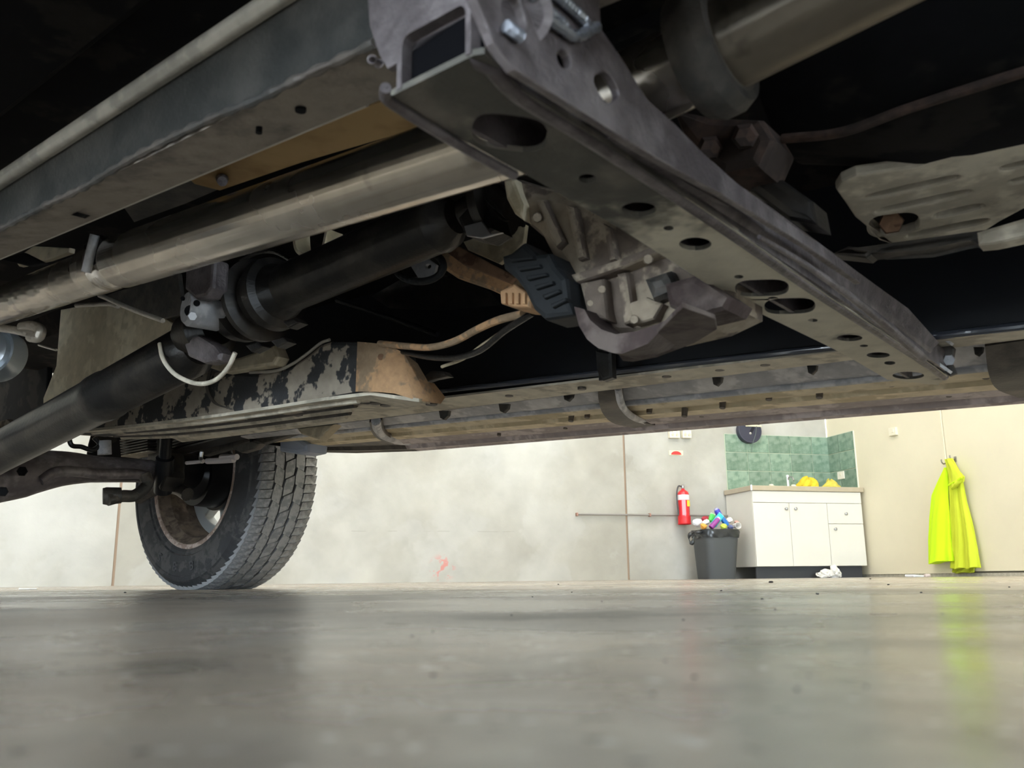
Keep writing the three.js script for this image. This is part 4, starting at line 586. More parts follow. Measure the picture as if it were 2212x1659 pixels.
// --- fuel tank under its guard, left of the far rail
{
  const zn = -1.0, zf = -1.27, K = { z: zn };
  const outline = [[905, 868], [850, 845], [788, 842], [700, 858], [560, 882], [400, 905], [240, 922], [150, 934], [150, 915], [230, 880], [330, 850], [350, 808], [430, 800], [560, 806], [625, 790], [660, 768], [692, 742], [712, 736], [770, 737], [830, 746], [850, 752]];
  const t = cp('fuel_tank', plate(poly([[812, 746], [818, 800], [826, 846], [788, 845], [700, 860], [560, 884], [400, 906], [240, 923], [150, 935], [150, 915], [230, 882], [330, 852], [350, 812], [430, 800], [560, 806], [625, 792], [660, 769], [692, 743], [712, 736], [770, 737], [800, 741]], K), V3(0, 0, -1), 0.1, [], 0.008), M.tank, car, 'black fuel tank guard patched with dried mud');
  // rolled front end, rust coloured with mud
  const e = (x, y, z) => at(x, y, { z });
  cp('end_plate', loft([[[772, 738, -0.992], [768, 846, -0.992], [768, 846, -1.02], [772, 738, -1.02]], [[806, 741, -0.986], [808, 846, -0.986], [808, 846, -1.02], [806, 741, -1.02]], [[838, 745, -0.987], [852, 850, -0.987], [852, 850, -1.02], [838, 745, -1.02]], [[872, 762, -1.0], [892, 862, -1.0], [892, 860, -1.03], [872, 764, -1.03]], [[902, 785, -1.03], [930, 870, -1.03], [926, 868, -1.06], [898, 788, -1.06]], [[914, 822, -1.06], [952, 872, -1.06], [946, 868, -1.09], [910, 826, -1.09]], [[938, 828, -1.09], [962, 858, -1.09], [956, 856, -1.11], [932, 830, -1.11]]].map((r) => r.map((q) => e(...q))), { crease: 0.9 }), M.orange, t, 'orange mud on the folded end of the guard');
  cp('drain_hole', turned(e(823, 771, -0.984), e(823, 771, -0.992), [[0, 0], [0, size(7, e(823, 771, zn))], [1, size(7, e(823, 771, zn))]], 16), M.rust, t);
  cp('end_tab', plate(poly([[905, 820], [930, 800], [958, 802], [966, 812], [935, 818], [912, 826]], { z: -1.1 }), V3(0, 0, -1), 0.02, [], 0.004), M.rail, t);
  // bottom skid: ribbed floor reaching lower towards the far side
  const bot = (a, b, z, z2) => { const p = at(a[0], a[1], { z }), q = at(b[0], b[1], { z }); return [p, q]; };
  const nearE = [[150, 934], [330, 916], [480, 897], [600, 879], [700, 863], [800, 851], [905, 866]].map(([x, y]) => at(x, y, { z: -1.0 })), farE = [[155, 938], [300, 947], [450, 937], [560, 925], [690, 908], [800, 893], [952, 870]].map(([x, y], i) => at(x, y, { z: i === 6 ? -1.12 : -1.27 }));
  const edge = (E, q) => { const k = Math.min(0.9999, Math.max(0, q)) * (E.length - 1), i = Math.floor(k); return E[i].clone().lerp(E[i + 1], k - i); };
  const sk = cp('skid_plate', loft(nearE.map((p, i) => [p.clone().add(V3(0, -0.002, 0)), p.clone().lerp(farE[i], 0.5).add(V3(0, -0.004, 0)), farE[i], farE[i].clone().add(V3(0, 0.005, 0)), p.clone().add(V3(0, 0.004, 0))]), { crease: 0.5 }), M.cream, t, 'cream dusty floor of the guard');
  for (const k of [0.12, 0.3, 0.48, 0.66, 0.86]) { const q = (u) => edge(nearE, u).lerp(edge(farE, u), k).add(V3(0, -0.004, 0)); cp('skid_rib', rod([0.04 + 0.1 * k, 0.25, 0.45, 0.65, 0.8 - 0.05 * k].map(q), 0.006, 10), k === 0.3 || k === 0.66 ? M.rail : M.cream, sk); }
  for (const [x, y] of [[520, 902], [600, 888], [700, 895], [792, 876], [815, 893], [640, 905], [430, 915], [330, 925], [905, 887], [380, 940], [560, 925]]) { const q = (x - 150) / 755, c = edge(nearE, q).lerp(edge(farE, q), 0.2 + 0.6 * ((x * 7 + y * 3) % 10) / 10); cp('skid_dimple', turned(c.clone().add(V3(0, -0.0055, 0)), c.clone().add(V3(0, 0.006, 0)), [[0, 0], [0, 0.01], [1, 0.012]], 16), M.rail, sk); }
  cp('tank_strap', strap([[455, 800], [448, 835], [462, 868], [500, 884]].map(([x, y]) => at(x, y, { z: -0.99 })), V3(1, 0, 0), 0.01, 0.003), M.rail, t);
  cp('guard_flange', rod([[540, 805], [600, 800], [632, 786], [665, 763], [695, 740], [712, 734]].map(([x, y]) => at(x, y, { z: -0.99 })), 0.003, 8), M.bright, t);
  cp('lip_bracket', plate(poly([[640, 925], [722, 916], [700, 938], [688, 950], [650, 938]], { z: -1.45 }), V3(0, 0, -1), 0.03, [], 0.005), M.beige, car);
}
// --- far rail: black web over a dusty lower flange
{
  const n = [at(960, 860, { z: -1.27 }), at(1702, 772, { z: -1.27 })], f = [at(960, 886, { z: -1.345 }), at(1702, 795, { z: -1.345 })], xs = [-2.3, -1.6, -1.2, -0.9, -0.5, -0.2, 0.1, 0.9];
  const web = cp('chassis_rail', longLoft([up(n, 0.004, -0.012), up(f, 0.004), up(f, 0.15), up(n, 0.15, -0.012)], xs), M.black);
  const fl = cp('rail_flange', longLoft([n, f, up(f, 0.004), up(n, 0.004)], xs), M.cream, web, 'cream dusty underside of the rail');
  const hl = [at(1340, 801, { z: -1.27 }), at(1780, 752, { z: -1.27 })];
  cp('rail_bead', rod([-1.7, -1.2, -0.9, -0.6, -0.3, 0.1, 0.8].map((x) => along(hl, x)), 0.006, 10), mat({ color: [0.05, 0.055, 0.07], roughness: 0.18, clearcoat: 1 }), web);
  for (const [x, y] of [[1257, 837], [1440, 810], [1653, 784], [1731, 768], [1555, 795], [1100, 852]]) { const c = at(x, y, { z: -1.305 }); cp('drain_hole', turned(c.clone().add(V3(0, -0.004, 0)), c.clone().add(V3(0, 0.006, 0)), [[0, 0], [0, 0.008], [1, 0.008]], 14), M.rail, fl); }
  cp('inner_panel', longLoft([up(n, 0.13, -0.03), up(n, 0.13, -0.04), up(n, 0.27, -0.04), up(n, 0.27, -0.03)], [-2.3, 0.9]), M.black, web);
  for (const y of [700, 735]) cp('swage_line', rod([at(1140, y + 42, { z: -1.285 }), at(1240, y + 27, { z: -1.285 }), at(1335, y + 12, { z: -1.285 })], 0.003, 8), M.black, web);
  cp('web_bracket', plate(poly([[1290, 735], [1318, 730], [1320, 815], [1312, 820], [1292, 822]], { z: -1.262 }), V3(0, 0, -1), 0.012, [], 0.003), M.shaft, web);
}
// --- body sill and side step along the far side
{
  const S = (l, z, z2 = z) => [at(l[0], l[1], { z }), at(l[2], l[3], { z: z2 })];
  const a = S([1000, 882, 1702, 795], -1.46), b = S([1000, 903, 1702, 834], -1.53), c = S([1000, 938, 1702, 880], -1.66), e = S([1000, 967, 1702, 912], -1.79), xs = [-2.2, -1.8, -1.4, -1, -0.6, -0.2, 0.2, 0.9];
  const mid = (p, q, t, dy) => [0, 1].map((i) => along(p, [-1.5, -0.4][i]).lerp(along(q, [-1.5, -0.4][i]), t).add(V3(0, dy, 0)));
  const sill = cp('sill_panel', longLoft([a, mid(a, b, 0.5, -0.006), b, up(b, 0.15), up(a, 0.15)], xs), M.sill, car, 'grey dusty body sill');
  cp('sill_bead', rod([-2.1, -1.2, -0.7, -0.2, 0.6].map((x) => along(mid(a, b, 0.93, -0.004), x)), 0.007, 10), M.sill, sill);
  const ib = cp('step_inner_rail', longLoft([b, mid(b, c, 0.35, -0.004), mid(b, c, 0.4, 0.004), mid(b, c, 0.62, 0.004), mid(b, c, 0.66, -0.004), c, up(c, 0.05), up(b, 0.05)], xs), M.tan, car, 'sandy coloured inner rail of the side step');
  const stepRing = (p, q, dy) => { const m = (t, d2) => p.clone().lerp(q, t).add(V3(0, d2, 0)); return [p, m(0.3, -0.002), m(0.36, 0.006), m(0.6, 0.006), m(0.66, -0.004), m(0.92, 0.003), q, q.clone().add(V3(0, 0.05, -0.01)), p.clone().add(V3(0, 0.05, 0))]; };
  const sb0 = along(c, -1.8), sb1 = along(e, -1.8);
  const endCap = cp('step_end', loft([stepRing(at(700, 958, { z: -1.66 }), at(672, 977, { z: -1.79 })), stepRing(at(780, 952, { z: -1.66 }), at(770, 979, { z: -1.79 })), stepRing(sb0, sb1)], { crease: 0.4 }), M.rail, car, 'dark rear end of the side step');
  const sb = cp('side_step', longLoft([c, mid(c, e, 0.3, -0.002), mid(c, e, 0.36, 0.006), mid(c, e, 0.6, 0.006), mid(c, e, 0.66, -0.004), mid(c, e, 0.92, 0.003), e, up(e, 0.05, -0.01), up(c, 0.05)], xs.filter((x) => x > -1.9)), M.step, car, 'brown plastic side step');
  for (const [x, y] of [[1235, 904], [1270, 896], [1404, 886], [1480, 893], [1562, 875], [1662, 857], [1771, 852], [1926, 826], [2130, 809]]) { const p = at(x, y, { z: -1.6 }); cp('step_bolt', turned(p.clone().add(V3(0, -0.007, 0.004)), p.clone().add(V3(0, 0.01, 0)), [[0, 0], [0, 0.006], [1, 0.007]], 10), M.rail, ib); }
  for (const [x, y] of [[1080, 935], [1223, 920], [1405, 902], [1702, 875], [2050, 848], [2174, 832], [1517, 893]]) { const p = at(x, y, { z: -1.68 }); cp('step_bolt', turned(p.clone().add(V3(0, -0.008, 0.004)), p.clone().add(V3(0, 0.012, 0)), [[0, 0], [0, 0.005], [1, 0.006]], 10), M.rail, sb); }
  for (const [x, y] of [[955, 895], [1084, 880], [1223, 855], [1545, 822], [1750, 797], [2110, 757]]) cp('sill_tab', plate(poly([[x - 8, y - 8], [x + 14, y - 8], [x + 12, y + 3], [x + 3, y + 12], [x - 5, y + 8]], { z: -1.44 }), V3(0, 0, -1), 0.01, [], 0.002), M.rail, sill);
  const br = (pts, w) => cp('step_bracket', strap(pts.map(([x, y, z]) => at(x, y, { z })), V3(1, 0, 0), w, 0.012), M.rail);
  const b1 = br([[1318, 826, -1.38], [1320, 858, -1.43], [1328, 886, -1.52], [1350, 906, -1.62], [1392, 916, -1.72]], 0.055);
  cp('bracket_edge', rod([[1335, 838, -1.37], [1340, 866, -1.42], [1352, 888, -1.51], [1372, 903, -1.61], [1400, 912, -1.71]].map(([x, y, z]) => at(x, y, { z })), 0.007, 10), M.sill, b1);
  const b2 = br([[812, 905, -1.42], [816, 926, -1.5], [830, 942, -1.6], [860, 954, -1.7], [905, 956, -1.78]], 0.045);
  cp('bracket_edge', rod([[812, 908, -1.41], [816, 926, -1.48], [830, 940, -1.58], [860, 951, -1.68], [895, 954, -1.76]].map(([x, y, z]) => at(x, y, { z })), 0.012, 10), M.sill, b2);
  br([[2195, 730, -1.38], [2200, 790, -1.45], [2215, 825, -1.55], [2260, 845, -1.65]], 0.08);
}
// --- far rear wheel, block tread and rusty rim seen from inside
const WX = -2.70, WY = 0.374, WZ = -1.735, RT = 0.384;
function wheel(name, p, blocks) {
  const w = new THREE.Group(); w.name = name; w.position.set(p.x - CX, p.y, p.z - CZ); car.add(w);
  const add = (n, g, m, par = w, label) => put(n, boxUV(g), m, par, label);
  const spin = (prof, n = 96, cr = 0.5) => loft(prof.map(([r, a]) => Array.from({ length: n }, (_, i) => { const q = i / n * 2 * Math.PI; return V3(Math.cos(q) * r, Math.sin(q) * r, a); })), { caps: false, crease: cr });
  add('tyre', spin([[0.228, 0.088], [0.234, 0.103], [0.252, 0.113], [0.262, 0.113], [0.266, 0.118], [0.292, 0.124], [0.318, 0.125], [0.33, 0.123], [0.333, 0.126], [0.346, 0.123], [0.35, 0.118], [0.362, 0.108], [0.369, 0.1], [0.373, 0.085], [0.375, 0], [0.373, -0.085], [0.369, -0.1], [0.35, -0.118], [0.318, -0.125], [0.266, -0.118], [0.234, -0.103], [0.228, -0.088], [0.25, -0.085], [0.355, -0.06], [0.36, 0], [0.355, 0.06], [0.25, 0.085], [0.228, 0.088]], 144), M.rubber);
  const barrel = add('rim_barrel', spin([[0.24, 0.1], [0.242, 0.106], [0.236, 0.109], [0.226, 0.104], [0.221, 0.09], [0.206, 0.07], [0.2, 0.0], [0.19, -0.05], [0.2, -0.07], [0.225, -0.1], [0.24, -0.103], [0.23, -0.094], [0.206, -0.062], [0.208, 0.06], [0.228, 0.086], [0.24, 0.1]]), mat({ map: dirty([0.085, 0.062, 0.045], [0.2, 0.15, 0.11], 0.5, 0.2, 87, 256, 0.35), roughness: 0.85 }), w, 'rusty inside of the rim');
  add('rim_lip', spin([[0.2425, 0.1], [0.2445, 0.107], [0.24, 0.111], [0.229, 0.107], [0.224, 0.096], [0.228, 0.094], [0.234, 0.102], [0.2425, 0.1]], 96, 1.2), mat({ map: dirty([0.3, 0.22, 0.18], [0.45, 0.36, 0.31], 0.5, 0.12, 311, 256), roughness: 0.85 }), barrel, 'pale dusty rim lip');
  // wheel face: ring, hub and spokes
  const face = new THREE.Shape(); face.absarc(0, 0, 0.198, 0, Math.PI * 2);
  for (let i = 0; i < 6; i++) { const a = i / 6 * 2 * Math.PI + 0.15, h = new THREE.Path(), pt = (r, q) => [r * Math.cos(a + q), r * Math.sin(a + q)]; h.moveTo(...pt(0.085, -0.16)); h.lineTo(...pt(0.16, -0.36)); for (let k = -3; k <= 3; k++) h.lineTo(...pt(0.168, k * 0.115)); h.lineTo(...pt(0.085, 0.16)); h.closePath(); face.holes.push(h); }
  add('wheel_face', new THREE.ExtrudeGeometry(face, { depth: 0.028, bevelEnabled: true, bevelSize: 0.004, bevelThickness: 0.006, bevelSegments: 2, curveSegments: 64 }).translate(0, 0, -0.045), M.alloy, w, 'grey alloy spokes');
  add('brake_drum', spin([[0.0, 0.09], [0.07, 0.09], [0.07, 0.1], [0.1, 0.1], [0.104, 0.02], [0.112, 0.018], [0.112, 0.0], [0, 0.0]], 48), M.black);
  if (!blocks) return w;
  // tread: five rows of blocks, zigzag sided, shoulder blocks run over the edge
  const rows = [[0.0815, 0.041, 0.25], [0.04, 0.029, -0.3], [0.0, 0.032, 0.35], [-0.04, 0.029, -0.3], [-0.0875, 0.053, 0.25]];
  rows.forEach(([a0, wd, sk], k) => { const edge = k === 0 || k === 4, n = edge ? 84 : 44, half = Math.PI * RT / n * (edge ? 0.92 : 0.95), h = 0.0115;
    const vs = []; for (const s of [-1, 1]) for (const t of [-1, 0, 1]) vs.push([s, t]);
    const top = [], low = []; for (const [s, t] of [[-1, -1], [0, -1], [1, -1], [1, 0], [1, 1], [0, 1], [-1, 1], [-1, 0]]) { const aa = a0 + t * wd / 2 + (edge ? 0 : (s === 0 ? 0.0024 * t : 0)) + (s * 0.0025), u = s * half + t * sk * half * 0.8; const drop = edge && Math.sign(t) === Math.sign(a0) ? (k ? 0.012 : 0.008) : 0; top.push(V3(u, RT - drop, aa)); low.push(V3(u * 1.02, RT - h - (drop ? 0.013 : 0), aa + (drop ? 0.004 * Math.sign(a0) : 0))); }
    const g = boxUV(loft([low, top], { crease: 0.3 }));
    for (let i = 0; i < n; i++) { const b = put('tread_block', g, M.tread, w); b.rotation.z = (i + (k % 2) * 0.5) / n * 2 * Math.PI; } });
  return w;
}
const w1 = wheel('wheel', V3(WX, WY, WZ), true);
w1.userData.label = 'far rear wheel with worn block tread and rusty rim';
for (const p of [V3(WX, 0.385, 0.03), V3(0.62, 0.385, 0.03), V3(0.62, 0.385, -1.7)]) { const w = wheel('wheel', p, false); w.rotation.y = p.z > -0.8 ? Math.PI : 0; }
{ // raised letters on the inner side wall
  const font = await new FontLoader().loadAsync('fonts/droid/droid_sans_bold.typeface.json');
  [['S', -2.06], ['E', -1.72], ['B', -1.38]].forEach(([ch, a]) => { const g = new TextGeometry(ch, { font, size: 0.03, depth: 0.004, curveSegments: 4 }); g.center(); const o = put('sidewall_letter', boxUV(g), mat({ color: [0.05, 0.052, 0.056], roughness: 0.7 }), w1); o.position.set(Math.cos(a) * 0.302, Math.sin(a) * 0.302, 0.1255); o.rotation.z = a + Math.PI / 2; });
}
// --- rear axle, leaf spring, its clamps and links
{
  const K = { x: -2.62 }, P = (x, y) => at(x, y, K), pts = [[-120, 1040, 62], [-40, 1036, 56], [20, 1028, 52], [80, 1018, 40], [140, 1012, 30], [220, 1014, 27], [330, 1018, 24]];
  const c = pts.map(([x, y]) => P(x, y)), rs = pts.map(([x, y, r]) => size(r, P(x, y)));
  const ax = cp('rear_axle', rod(c, (t) => { const k = t * (rs.length - 1), i = Math.min(rs.length - 2, Math.floor(k)); return rs[i] + (rs[i + 1] - rs[i]) * (k - i); }, 28, 48), M.axle, car, 'dark rusty rear axle');
  cp('axle_rib', rod([[86, 1038], [112, 1022], [150, 1018], [220, 1024], [300, 1024], [322, 1030]].map(([x, y]) => at(x, y, { x: -2.565 })), size(11, P(200, 1020)), 12), M.axle, ax);
  { const D = at(-40, 998, { z: -0.86 }), q = V3(-2.72, 0.375, -0.86); cp('differential', turned(D, q, [[0, 0], [0, 0.045], [0.3, 0.06], [0.45, 0.105], [0.8, 0.13], [1, 0.11], [1.15, 0.06], [1.18, 0]], 32, 0.6), M.axle, ax); cp('axle_tube', turned(V3(-2.68, 0.375, -0.85), V3(WX, 0.385, 0), [[0, 0.06], [0.2, 0.05], [1, 0.045], [1, 0]], 24), M.axle, ax); }
  cp('axle_arm', rod([[310, 1022], [318, 1045], [292, 1070], [262, 1072], [232, 1080]].map(([x, y]) => at(x, y, { x: -2.56 })), size(13, P(250, 1070)), 14), M.rail, ax);
  cp('arm_bush', turned(at(222, 1072, { x: -2.58 }), at(262, 1070, { x: -2.56 }), [[0, 0], [0, size(17, P(225, 1070))], [0.2, size(19, P(225, 1070))], [1, size(17, P(225, 1070))], [1, 0]], 24), M.rail, ax);
  cp('cover_bolt', turned(at(48, 1018, { x: -2.49 }), at(48, 1018, { x: -2.53 }), [[0, 0], [0, 0.012], [1, 0.014]], 6, 0.3), M.matt, ax);
  cp('cover_bolt', turned(at(6, 1062, { x: -2.47 }), at(6, 1062, { x: -2.53 }), [[0, 0], [0, 0.012], [1, 0.014]], 6, 0.3), M.matt, ax);
  cp('brake_hose', rod([[148, 942], [155, 962], [175, 965], [200, 972], [215, 960], [203, 945]].map(([x, y]) => P(x, y)), 0.007, 10), M.black, ax);
  const up2 = turned(at(225, 952, K), at(226, 982, K), [[0, 0], [0, 0.02], [1, 0.02], [1, 0]], 20); cp('bump_stop', up2, M.sill, ax);
  // leaf pack
  const z = -1.4, sp = new THREE.Group(); sp.name = 'leaf_spring'; car.add(sp);
  for (let i = 0; i < 7; i++) { const y = 953 + i * 5.6, l = at(258 + i * 0.5, y, { z }), r = at(318, y, { z }), th = size(2.9, l); cp('spring_leaf', plate([l, V3(r.x, l.y, z), V3(r.x, l.y + th, z), V3(l.x, l.y + th, z)], V3(0, 0, -1), 0.06, [], 0.0006), i < 6 ? M.rail : M.cream, sp); }
  for (let i = 0; i < 5; i++) { const l = at(352, 955 + i * 6, { z: -1.44 }), th = 0.006; cp('spring_leaf', plate([l, V3(l.x + 0.75, l.y + 0.03, -1.44), V3(l.x + 0.75, l.y + 0.03 + th, -1.44), V3(l.x, l.y + th, -1.44)], V3(0, 0, -1), 0.06, [], 0.0006), M.shaft, sp); }
  cp('spring_seat', plate(poly([[318, 945], [352, 945], [356, 1030], [345, 1060], [330, 1030], [318, 1000]], { z: -1.43 }), V3(0, 0, -1), 0.07, [], 0.006), M.shaft, sp);
  cp('damper', turned(at(360, 935, { z: -1.4 }), at(352, 1062, { z: -1.46 }), [[0, 0], [0, 0.018], [0.4, 0.018], [0.42, 0.027], [1, 0.027], [1, 0]], 24), M.black, sp);
  cp('spring_plate', rod([[300, 1075], [325, 1062], [350, 1052], [385, 1056], [405, 1068]].map(([x, y]) => at(x, y, { z: -1.5 })), 0.021, 12), M.shaft, sp);
  cp('wheel_tube', turned(at(372, 1010, { x: -2.66 }), V3(WX, WY, WZ + 0.05), [[0, 0], [0, 0.055], [0.5, 0.06], [0.6, 0.075], [0.8, 0.09], [1, 0.085]], 32), M.black, sp);
  for (const [a, b] of [[[448, 996], [505, 993]], [[478, 988], [512, 987]], [[403, 1000], [440, 996]]]) cp('link_pin', rod([at(a[0], a[1], { z: -1.42 }), at((a[0] + b[0]) / 2, (a[1] + b[1]) / 2 + 0.4, { z: -1.42 }), at(b[0], b[1], { z: -1.42 })], size(a[0] === 403 ? 4 : 6.5, at(a[0], a[1], { z: -1.42 })), 12), mat({ color: [0.5, 0.46, 0.46], roughness: 0.5 }), sp, 'pale link pin');
  cp('link_stud', rod([[436, 976], [434, 990], [438, 998]].map(([x, y]) => at(x, y, { z: -1.42 })), 0.006, 10), M.zinc, sp);
  for (const [q, zz] of [[[[500, 968], [545, 952], [560, 958], [548, 970], [520, 978]], -1.45], [[[545, 950], [590, 938], [640, 936], [600, 948], [560, 960]], -1.5], [[[430, 960], [520, 945], [560, 945], [500, 968], [440, 985]], -1.52]]) cp('spring_bracket', plate(poly(q, { z: zz }), V3(0, 0, -1), 0.025, [], 0.004), M.rail, sp);
  cp('mud_guard', plate(poly([[600, 945], [642, 943], [664, 958], [662, 976], [640, 981], [602, 975]], { z: -1.6 }), V3(0, 0, -1), 0.08, [], 0.012), M.blue, car, 'bluish grey block above the tread');
  cp('arch_liner', loft(Array.from({ length: 15 }, (_, i) => { const a = Math.PI * (i / 14), r = 0.5; return [[r, -1.5], [r, -1.76], [r + 0.01, -1.76], [r + 0.01, -1.5]].map(([q, zz]) => V3(WX + Math.cos(a) * q, 0.42 + Math.sin(a) * q * 0.85, zz)); })), M.matt);
}
// --- transfer case, its skid bracket, wiring and heat shields beside it
{
  const K = { z: -0.78 }, body = cp('transfer_case', plate(poly([[1072, 372], [1112, 380], [1150, 392], [1260, 420], [1420, 520], [1570, 600], [1570, 655], [1500, 690], [1400, 715], [1330, 715], [1262, 690], [1245, 655], [1225, 612], [1205, 580], [1180, 545], [1160, 505], [1128, 478], [1112, 440], [1092, 420]], K), V3(0, 0, -1), 0.1, [], 0.016), M.cast, car, 'dusty cast transfer case');
  const rib = (q, z = -0.768, m = M.cast, n = 'rib', th = 0.03, bv = 0.005) => cp(n, plate(poly(q, { z }), V3(0, 0, -1), th, [], bv), m, body);
  rib([[1155, 430], [1172, 428], [1215, 520], [1200, 535], [1182, 510]]); rib([[1220, 440], [1240, 445], [1262, 555], [1245, 560]]); rib([[1300, 480], [1318, 490], [1330, 560], [1314, 565]]);
  rib([[1230, 592], [1330, 560], [1430, 520], [1440, 535], [1340, 578], [1240, 612]], -0.76, M.cast, 'flange', 0.04); rib([[1250, 610], [1300, 600], [1310, 690], [1268, 685]], -0.762);
  rib([[1330, 590], [1352, 585], [1368, 690], [1345, 700]], -0.765); rib([[1385, 600], [1440, 580], [1460, 625], [1405, 650]], -0.76, M.rail, 'boss', 0.05, 0.01);
  rib([[1085, 382], [1110, 385], [1132, 440], [1128, 475], [1108, 460], [1092, 430]], -0.77, M.tan, 'output_flange', 0.03); rib([[1430, 610], [1500, 590], [1575, 640], [1560, 665], [1500, 680], [1440, 660]], -0.755, M.plumDark, 'mount', 0.06, 0.008);
  for (const [x, y, r] of [[1195, 585, 13], [1180, 612, 9], [1238, 652, 12], [1400, 560, 12], [1300, 625, 10], [1160, 470, 12], [1275, 655, 8], [1370, 690, 11]]) { const c = at(x, y, { z: -0.76 }); cp('bolt', turned(c, at(x, y, { z: -0.79 }), [[0, 0], [0, size(r * 0.8, c)], [0.3, size(r, c)], [1, size(r, c)]], 8, 0.4), M.cast, body); }
  cp('alloy_patch', plate(poly([[1352, 655], [1395, 640], [1430, 655], [1410, 688], [1368, 700]], { z: -0.766 }), V3(0, 0, -1), 0.02, [], 0.004), M.cast, body);
  // skid bracket
  const sb = [[[1240, 662], [1262, 668]], [[1250, 702], [1275, 692]], [[1268, 733], [1300, 712]], [[1292, 752], [1330, 722]], [[1322, 762], [1372, 716]], [[1345, 764], [1420, 700]], [[1400, 742], [1455, 684]]];
  const skb = cp('skid_bracket', loft(sb.map(([a, b], i) => { const p = at(a[0], a[1], { z: -0.735 }), q = at(b[0], b[1], { z: -0.735 }); return [p, q, q.clone().add(V3(-0.004, 0.004, -0.05)), p.clone().add(V3(-0.004, 0.004, -0.05))]; }), { crease: 0.7 }), M.plumDark, car, 'rusty purple bracket under the transfer case');
  cp('bracket_floor', plate(poly([[1292, 752], [1345, 762], [1400, 740], [1452, 686], [1475, 664], [1526, 682], [1546, 690], [1549, 712], [1500, 742], [1420, 772], [1368, 782], [1345, 780], [1336, 766]], { y: at(1420, 730, { z: -0.75 }).y }), V3(0, 1, 0), 0.005, [], 0.001), M.plumDark, skb);
  cp('strut', plate(poly([[1285, 755], [1318, 760], [1320, 815], [1300, 822], [1288, 800]], { z: -1.2 }), V3(0, 0, -1), 0.02, [], 0.004), M.shaft);
  // black ribbed plug and wiring
  const pg = cp('wiring_plug', plate(poly([[1130, 522], [1158, 548], [1185, 545], [1200, 575], [1222, 600], [1228, 650], [1240, 680], [1175, 690], [1150, 668], [1132, 630], [1110, 600], [1086, 580], [1082, 552], [1102, 545]], { z: -0.74 }), V3(0, 0, -1), 0.05, [], 0.006), M.plastic, car, 'black ribbed wiring plug');
  for (let i = 0; i < 6; i++) cp('plug_fin', plate(poly([[1098 + i * 18, 556 + i * 20], [1150 + i * 14, 552 + i * 18], [1152 + i * 14, 559 + i * 18], [1102 + i * 18, 565 + i * 20]], { z: -0.734 }), V3(0, 0, -1), 0.02, [], 0.002), M.plastic, pg);
  const cn = cp('connector', plate(poly([[1078, 628], [1110, 612], [1146, 640], [1142, 664], [1108, 662], [1080, 655]], { z: -0.8 }), V3(0, 0, -1), 0.05, [], 0.004), M.orange, car, 'muddy orange connector block');
  for (let i = 0; i < 4; i++) cp('connector_rib', plate(poly([[1084 + i * 14, 634], [1092 + i * 14, 632], [1092 + i * 14, 656], [1085 + i * 14, 656]], { z: -0.796 }), V3(0, 0, -1), 0.01, [], 0.001), M.orange, cn);
  cp('cable', rod([[820, 742], [880, 748], [930, 750], [980, 738], [1030, 712], [1075, 692], [1130, 678]].map(([x, y], i) => at(x, y, { z: -0.98 + i * 0.02 })), size(8, at(980, 738, { z: -0.92 })), 12), M.orange, car, 'thick mud coloured cable');
  cp('cable', rod([[870, 760], [930, 772], [990, 772], [1040, 755], [1090, 715], [1150, 676]].map(([x, y], i) => at(x, y, { z: -1.0 + i * 0.03 })), size(6.5, at(980, 770, { z: -0.95 })), 12), M.shaft, car, 'black cable');
  cp('cable', rod([[955, 792], [1000, 775], [1050, 740], [1110, 700], [1160, 672]].map(([x, y], i) => at(x, y, { z: -1.0 + i * 0.03 })), 0.0028, 8), M.beige);
  cp('tail_pipe_bracket', plate(poly([[948, 545], [972, 528], [1110, 598], [1112, 625], [1090, 640], [1050, 622], [985, 600], [955, 580]], { z: -1.05 }), V3(0, 0, -1), 0.03, [], 0.006), M.orange, car, 'rusty orange shield edge');
  cp('shield_panel', plate(poly([[1000, 522], [1050, 505], [1135, 485], [1130, 525], [1100, 555], [1078, 570], [1010, 540]], { z: -1.1 }), V3(0, 0, -1), 0.01, [], 0.002), M.tan, car);
  cp('shield_panel', plate(poly([[958, 540], [990, 532], [1095, 588], [1112, 600], [1100, 612], [1000, 572]], { z: -1.04 }), V3(0, 0, -1), 0.008, [], 0.002), M.rust, car);
  cp('shield_panel', plate(poly([[800, 640], [870, 600], [955, 592], [1060, 628], [1085, 660], [960, 672], [840, 668]], { z: -1.3 }), V3(0, 0, -1), 0.01, [], 0.002), M.rail, car);
  cp('floor_bead', rod([at(728, 648, { z: -1.2 }), at(820, 678, { z: -1.2 }), at(945, 722, { z: -1.2 })], 0.006, 10), M.black, car);
}
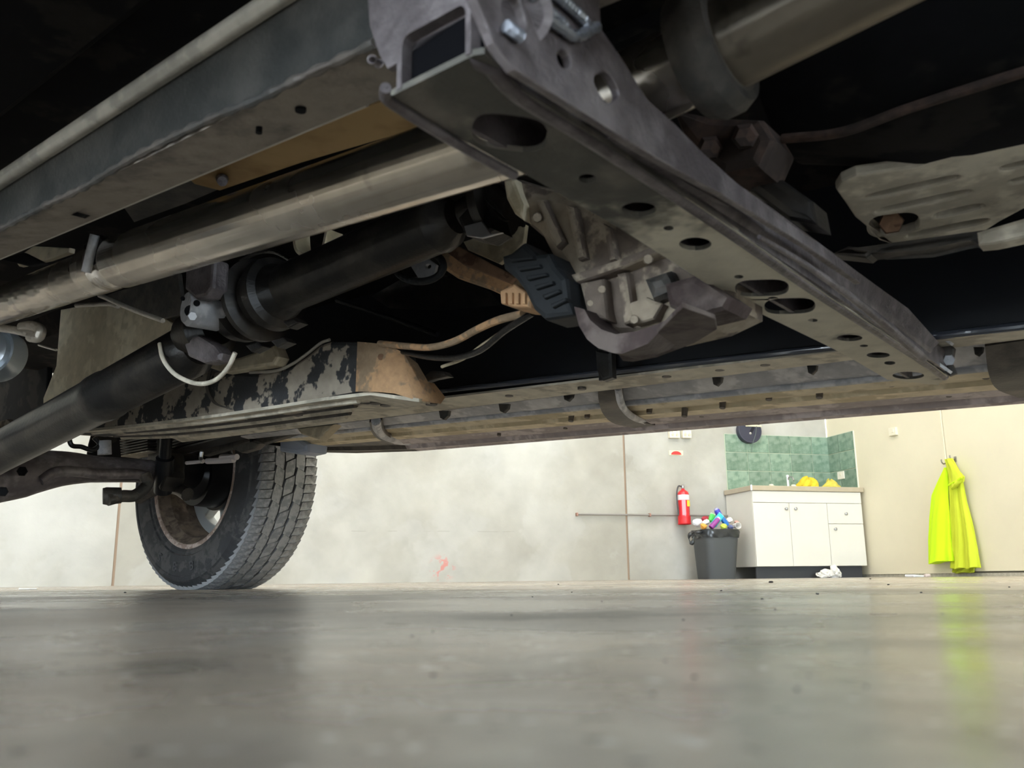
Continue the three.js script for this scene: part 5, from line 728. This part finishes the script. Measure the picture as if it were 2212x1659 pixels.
// --- gearbox with its ribbed oil pan, mounts
{
  const Y = { y: 0.4 }, rim = [[1806, 412], [1818, 394], [1850, 380], [1980, 362], [2080, 328], [2130, 312], [2260, 300], [2260, 440], [2212, 452], [2160, 480], [2110, 512], [2000, 528], [1925, 528], [1898, 520], [1880, 498], [1846, 470], [1826, 440]];
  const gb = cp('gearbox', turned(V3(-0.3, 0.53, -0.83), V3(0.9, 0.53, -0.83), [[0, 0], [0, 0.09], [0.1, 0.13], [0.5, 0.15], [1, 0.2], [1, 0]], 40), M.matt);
  const pan = cp('oil_pan', plate(poly(rim, Y), V3(0, 1, 0), 0.012, [slot(1970, 406, 108, 7, Y, -0.22), slot(1994, 437, 106, 7, Y, -0.22), slot(2070, 457, 54, 7, Y, -0.22), slot(2048, 494, 92, 7, Y, -0.2), slot(2230, 352, 70, 7, Y, -0.2), slot(2230, 385, 52, 6, Y, -0.2), slot(1932, 486, 54, 22, Y, -0.12)], 0.003), M.cream, gb, 'cream dusty ribbed oil pan');
  cp('slot_shade_backing', plate(poly(rim.map(([x, y]) => [2010 + (x - 2010) * 0.97, 420 + (y - 420) * 0.95]), { y: 0.424 }), V3(0, 1, 0), 0.06, [], 0.006), M.matt, gb);  // black backing seen through the slots, makes the shadows between the ribs
  cp('drain_plug', turned(at(1925, 480, { y: 0.403 }), at(1925, 480, { y: 0.414 }), [[0, 0], [0, 0.012], [1, 0.014]], 6, 0.3), M.rust, gb);
  cp('pan_rail', plate(poly([[1795, 548], [1870, 556], [1880, 548], [2090, 512], [2110, 525], [2150, 520], [2260, 492], [2260, 470], [2140, 498], [2000, 532], [1900, 538], [1830, 530]], { z: -0.98 }), V3(0, 0, -1), 0.03, [], 0.004), M.rail, gb);
  cp('pan_rail_foot', plate(poly([[2108, 500], [2140, 490], [2260, 455], [2260, 500], [2145, 525], [2112, 528]], { z: -0.96 }), V3(0, 0, -1), 0.03, [], 0.005), M.cream, gb);
  const mt = cp('gearbox_mount', plate(poly([[1448, 232], [1540, 248], [1640, 252], [1668, 298], [1640, 362], [1560, 378], [1505, 336], [1470, 290]], { z: -0.72 }), V3(0, 0, -1), 0.06, [], 0.01), M.rustDark, car, 'rusty red gearbox mount');
  for (const [x, y] of [[1534, 322], [1610, 296]]) { const c = at(x, y, { z: -0.705 }); cp('mount_bolt', turned(c, at(x, y, { z: -0.73 }), [[0, 0], [0, 0.009], [0.4, 0.012], [1, 0.014]], 6, 0.3), M.rustDark, mt); }
  cp('mount_arm', plate(poly([[1560, 380], [1640, 352], [1750, 430], [1760, 480], [1700, 470], [1620, 410]], { z: -0.76 }), V3(0, 0, -1), 0.05, [], 0.008), M.shaft, mt);
  cp('selector_rod', rod([at(1690, 300, { z: -0.75 }), at(1820, 285, { z: -0.75 }), at(1960, 235, { z: -0.75 }), at(2260, 140, { z: -0.75 })], 0.0045, 10), M.rustDark, gb);
}
scene.traverse((o) => { if (o.isMesh) shade(o); });
renderer.render(scene, camera);
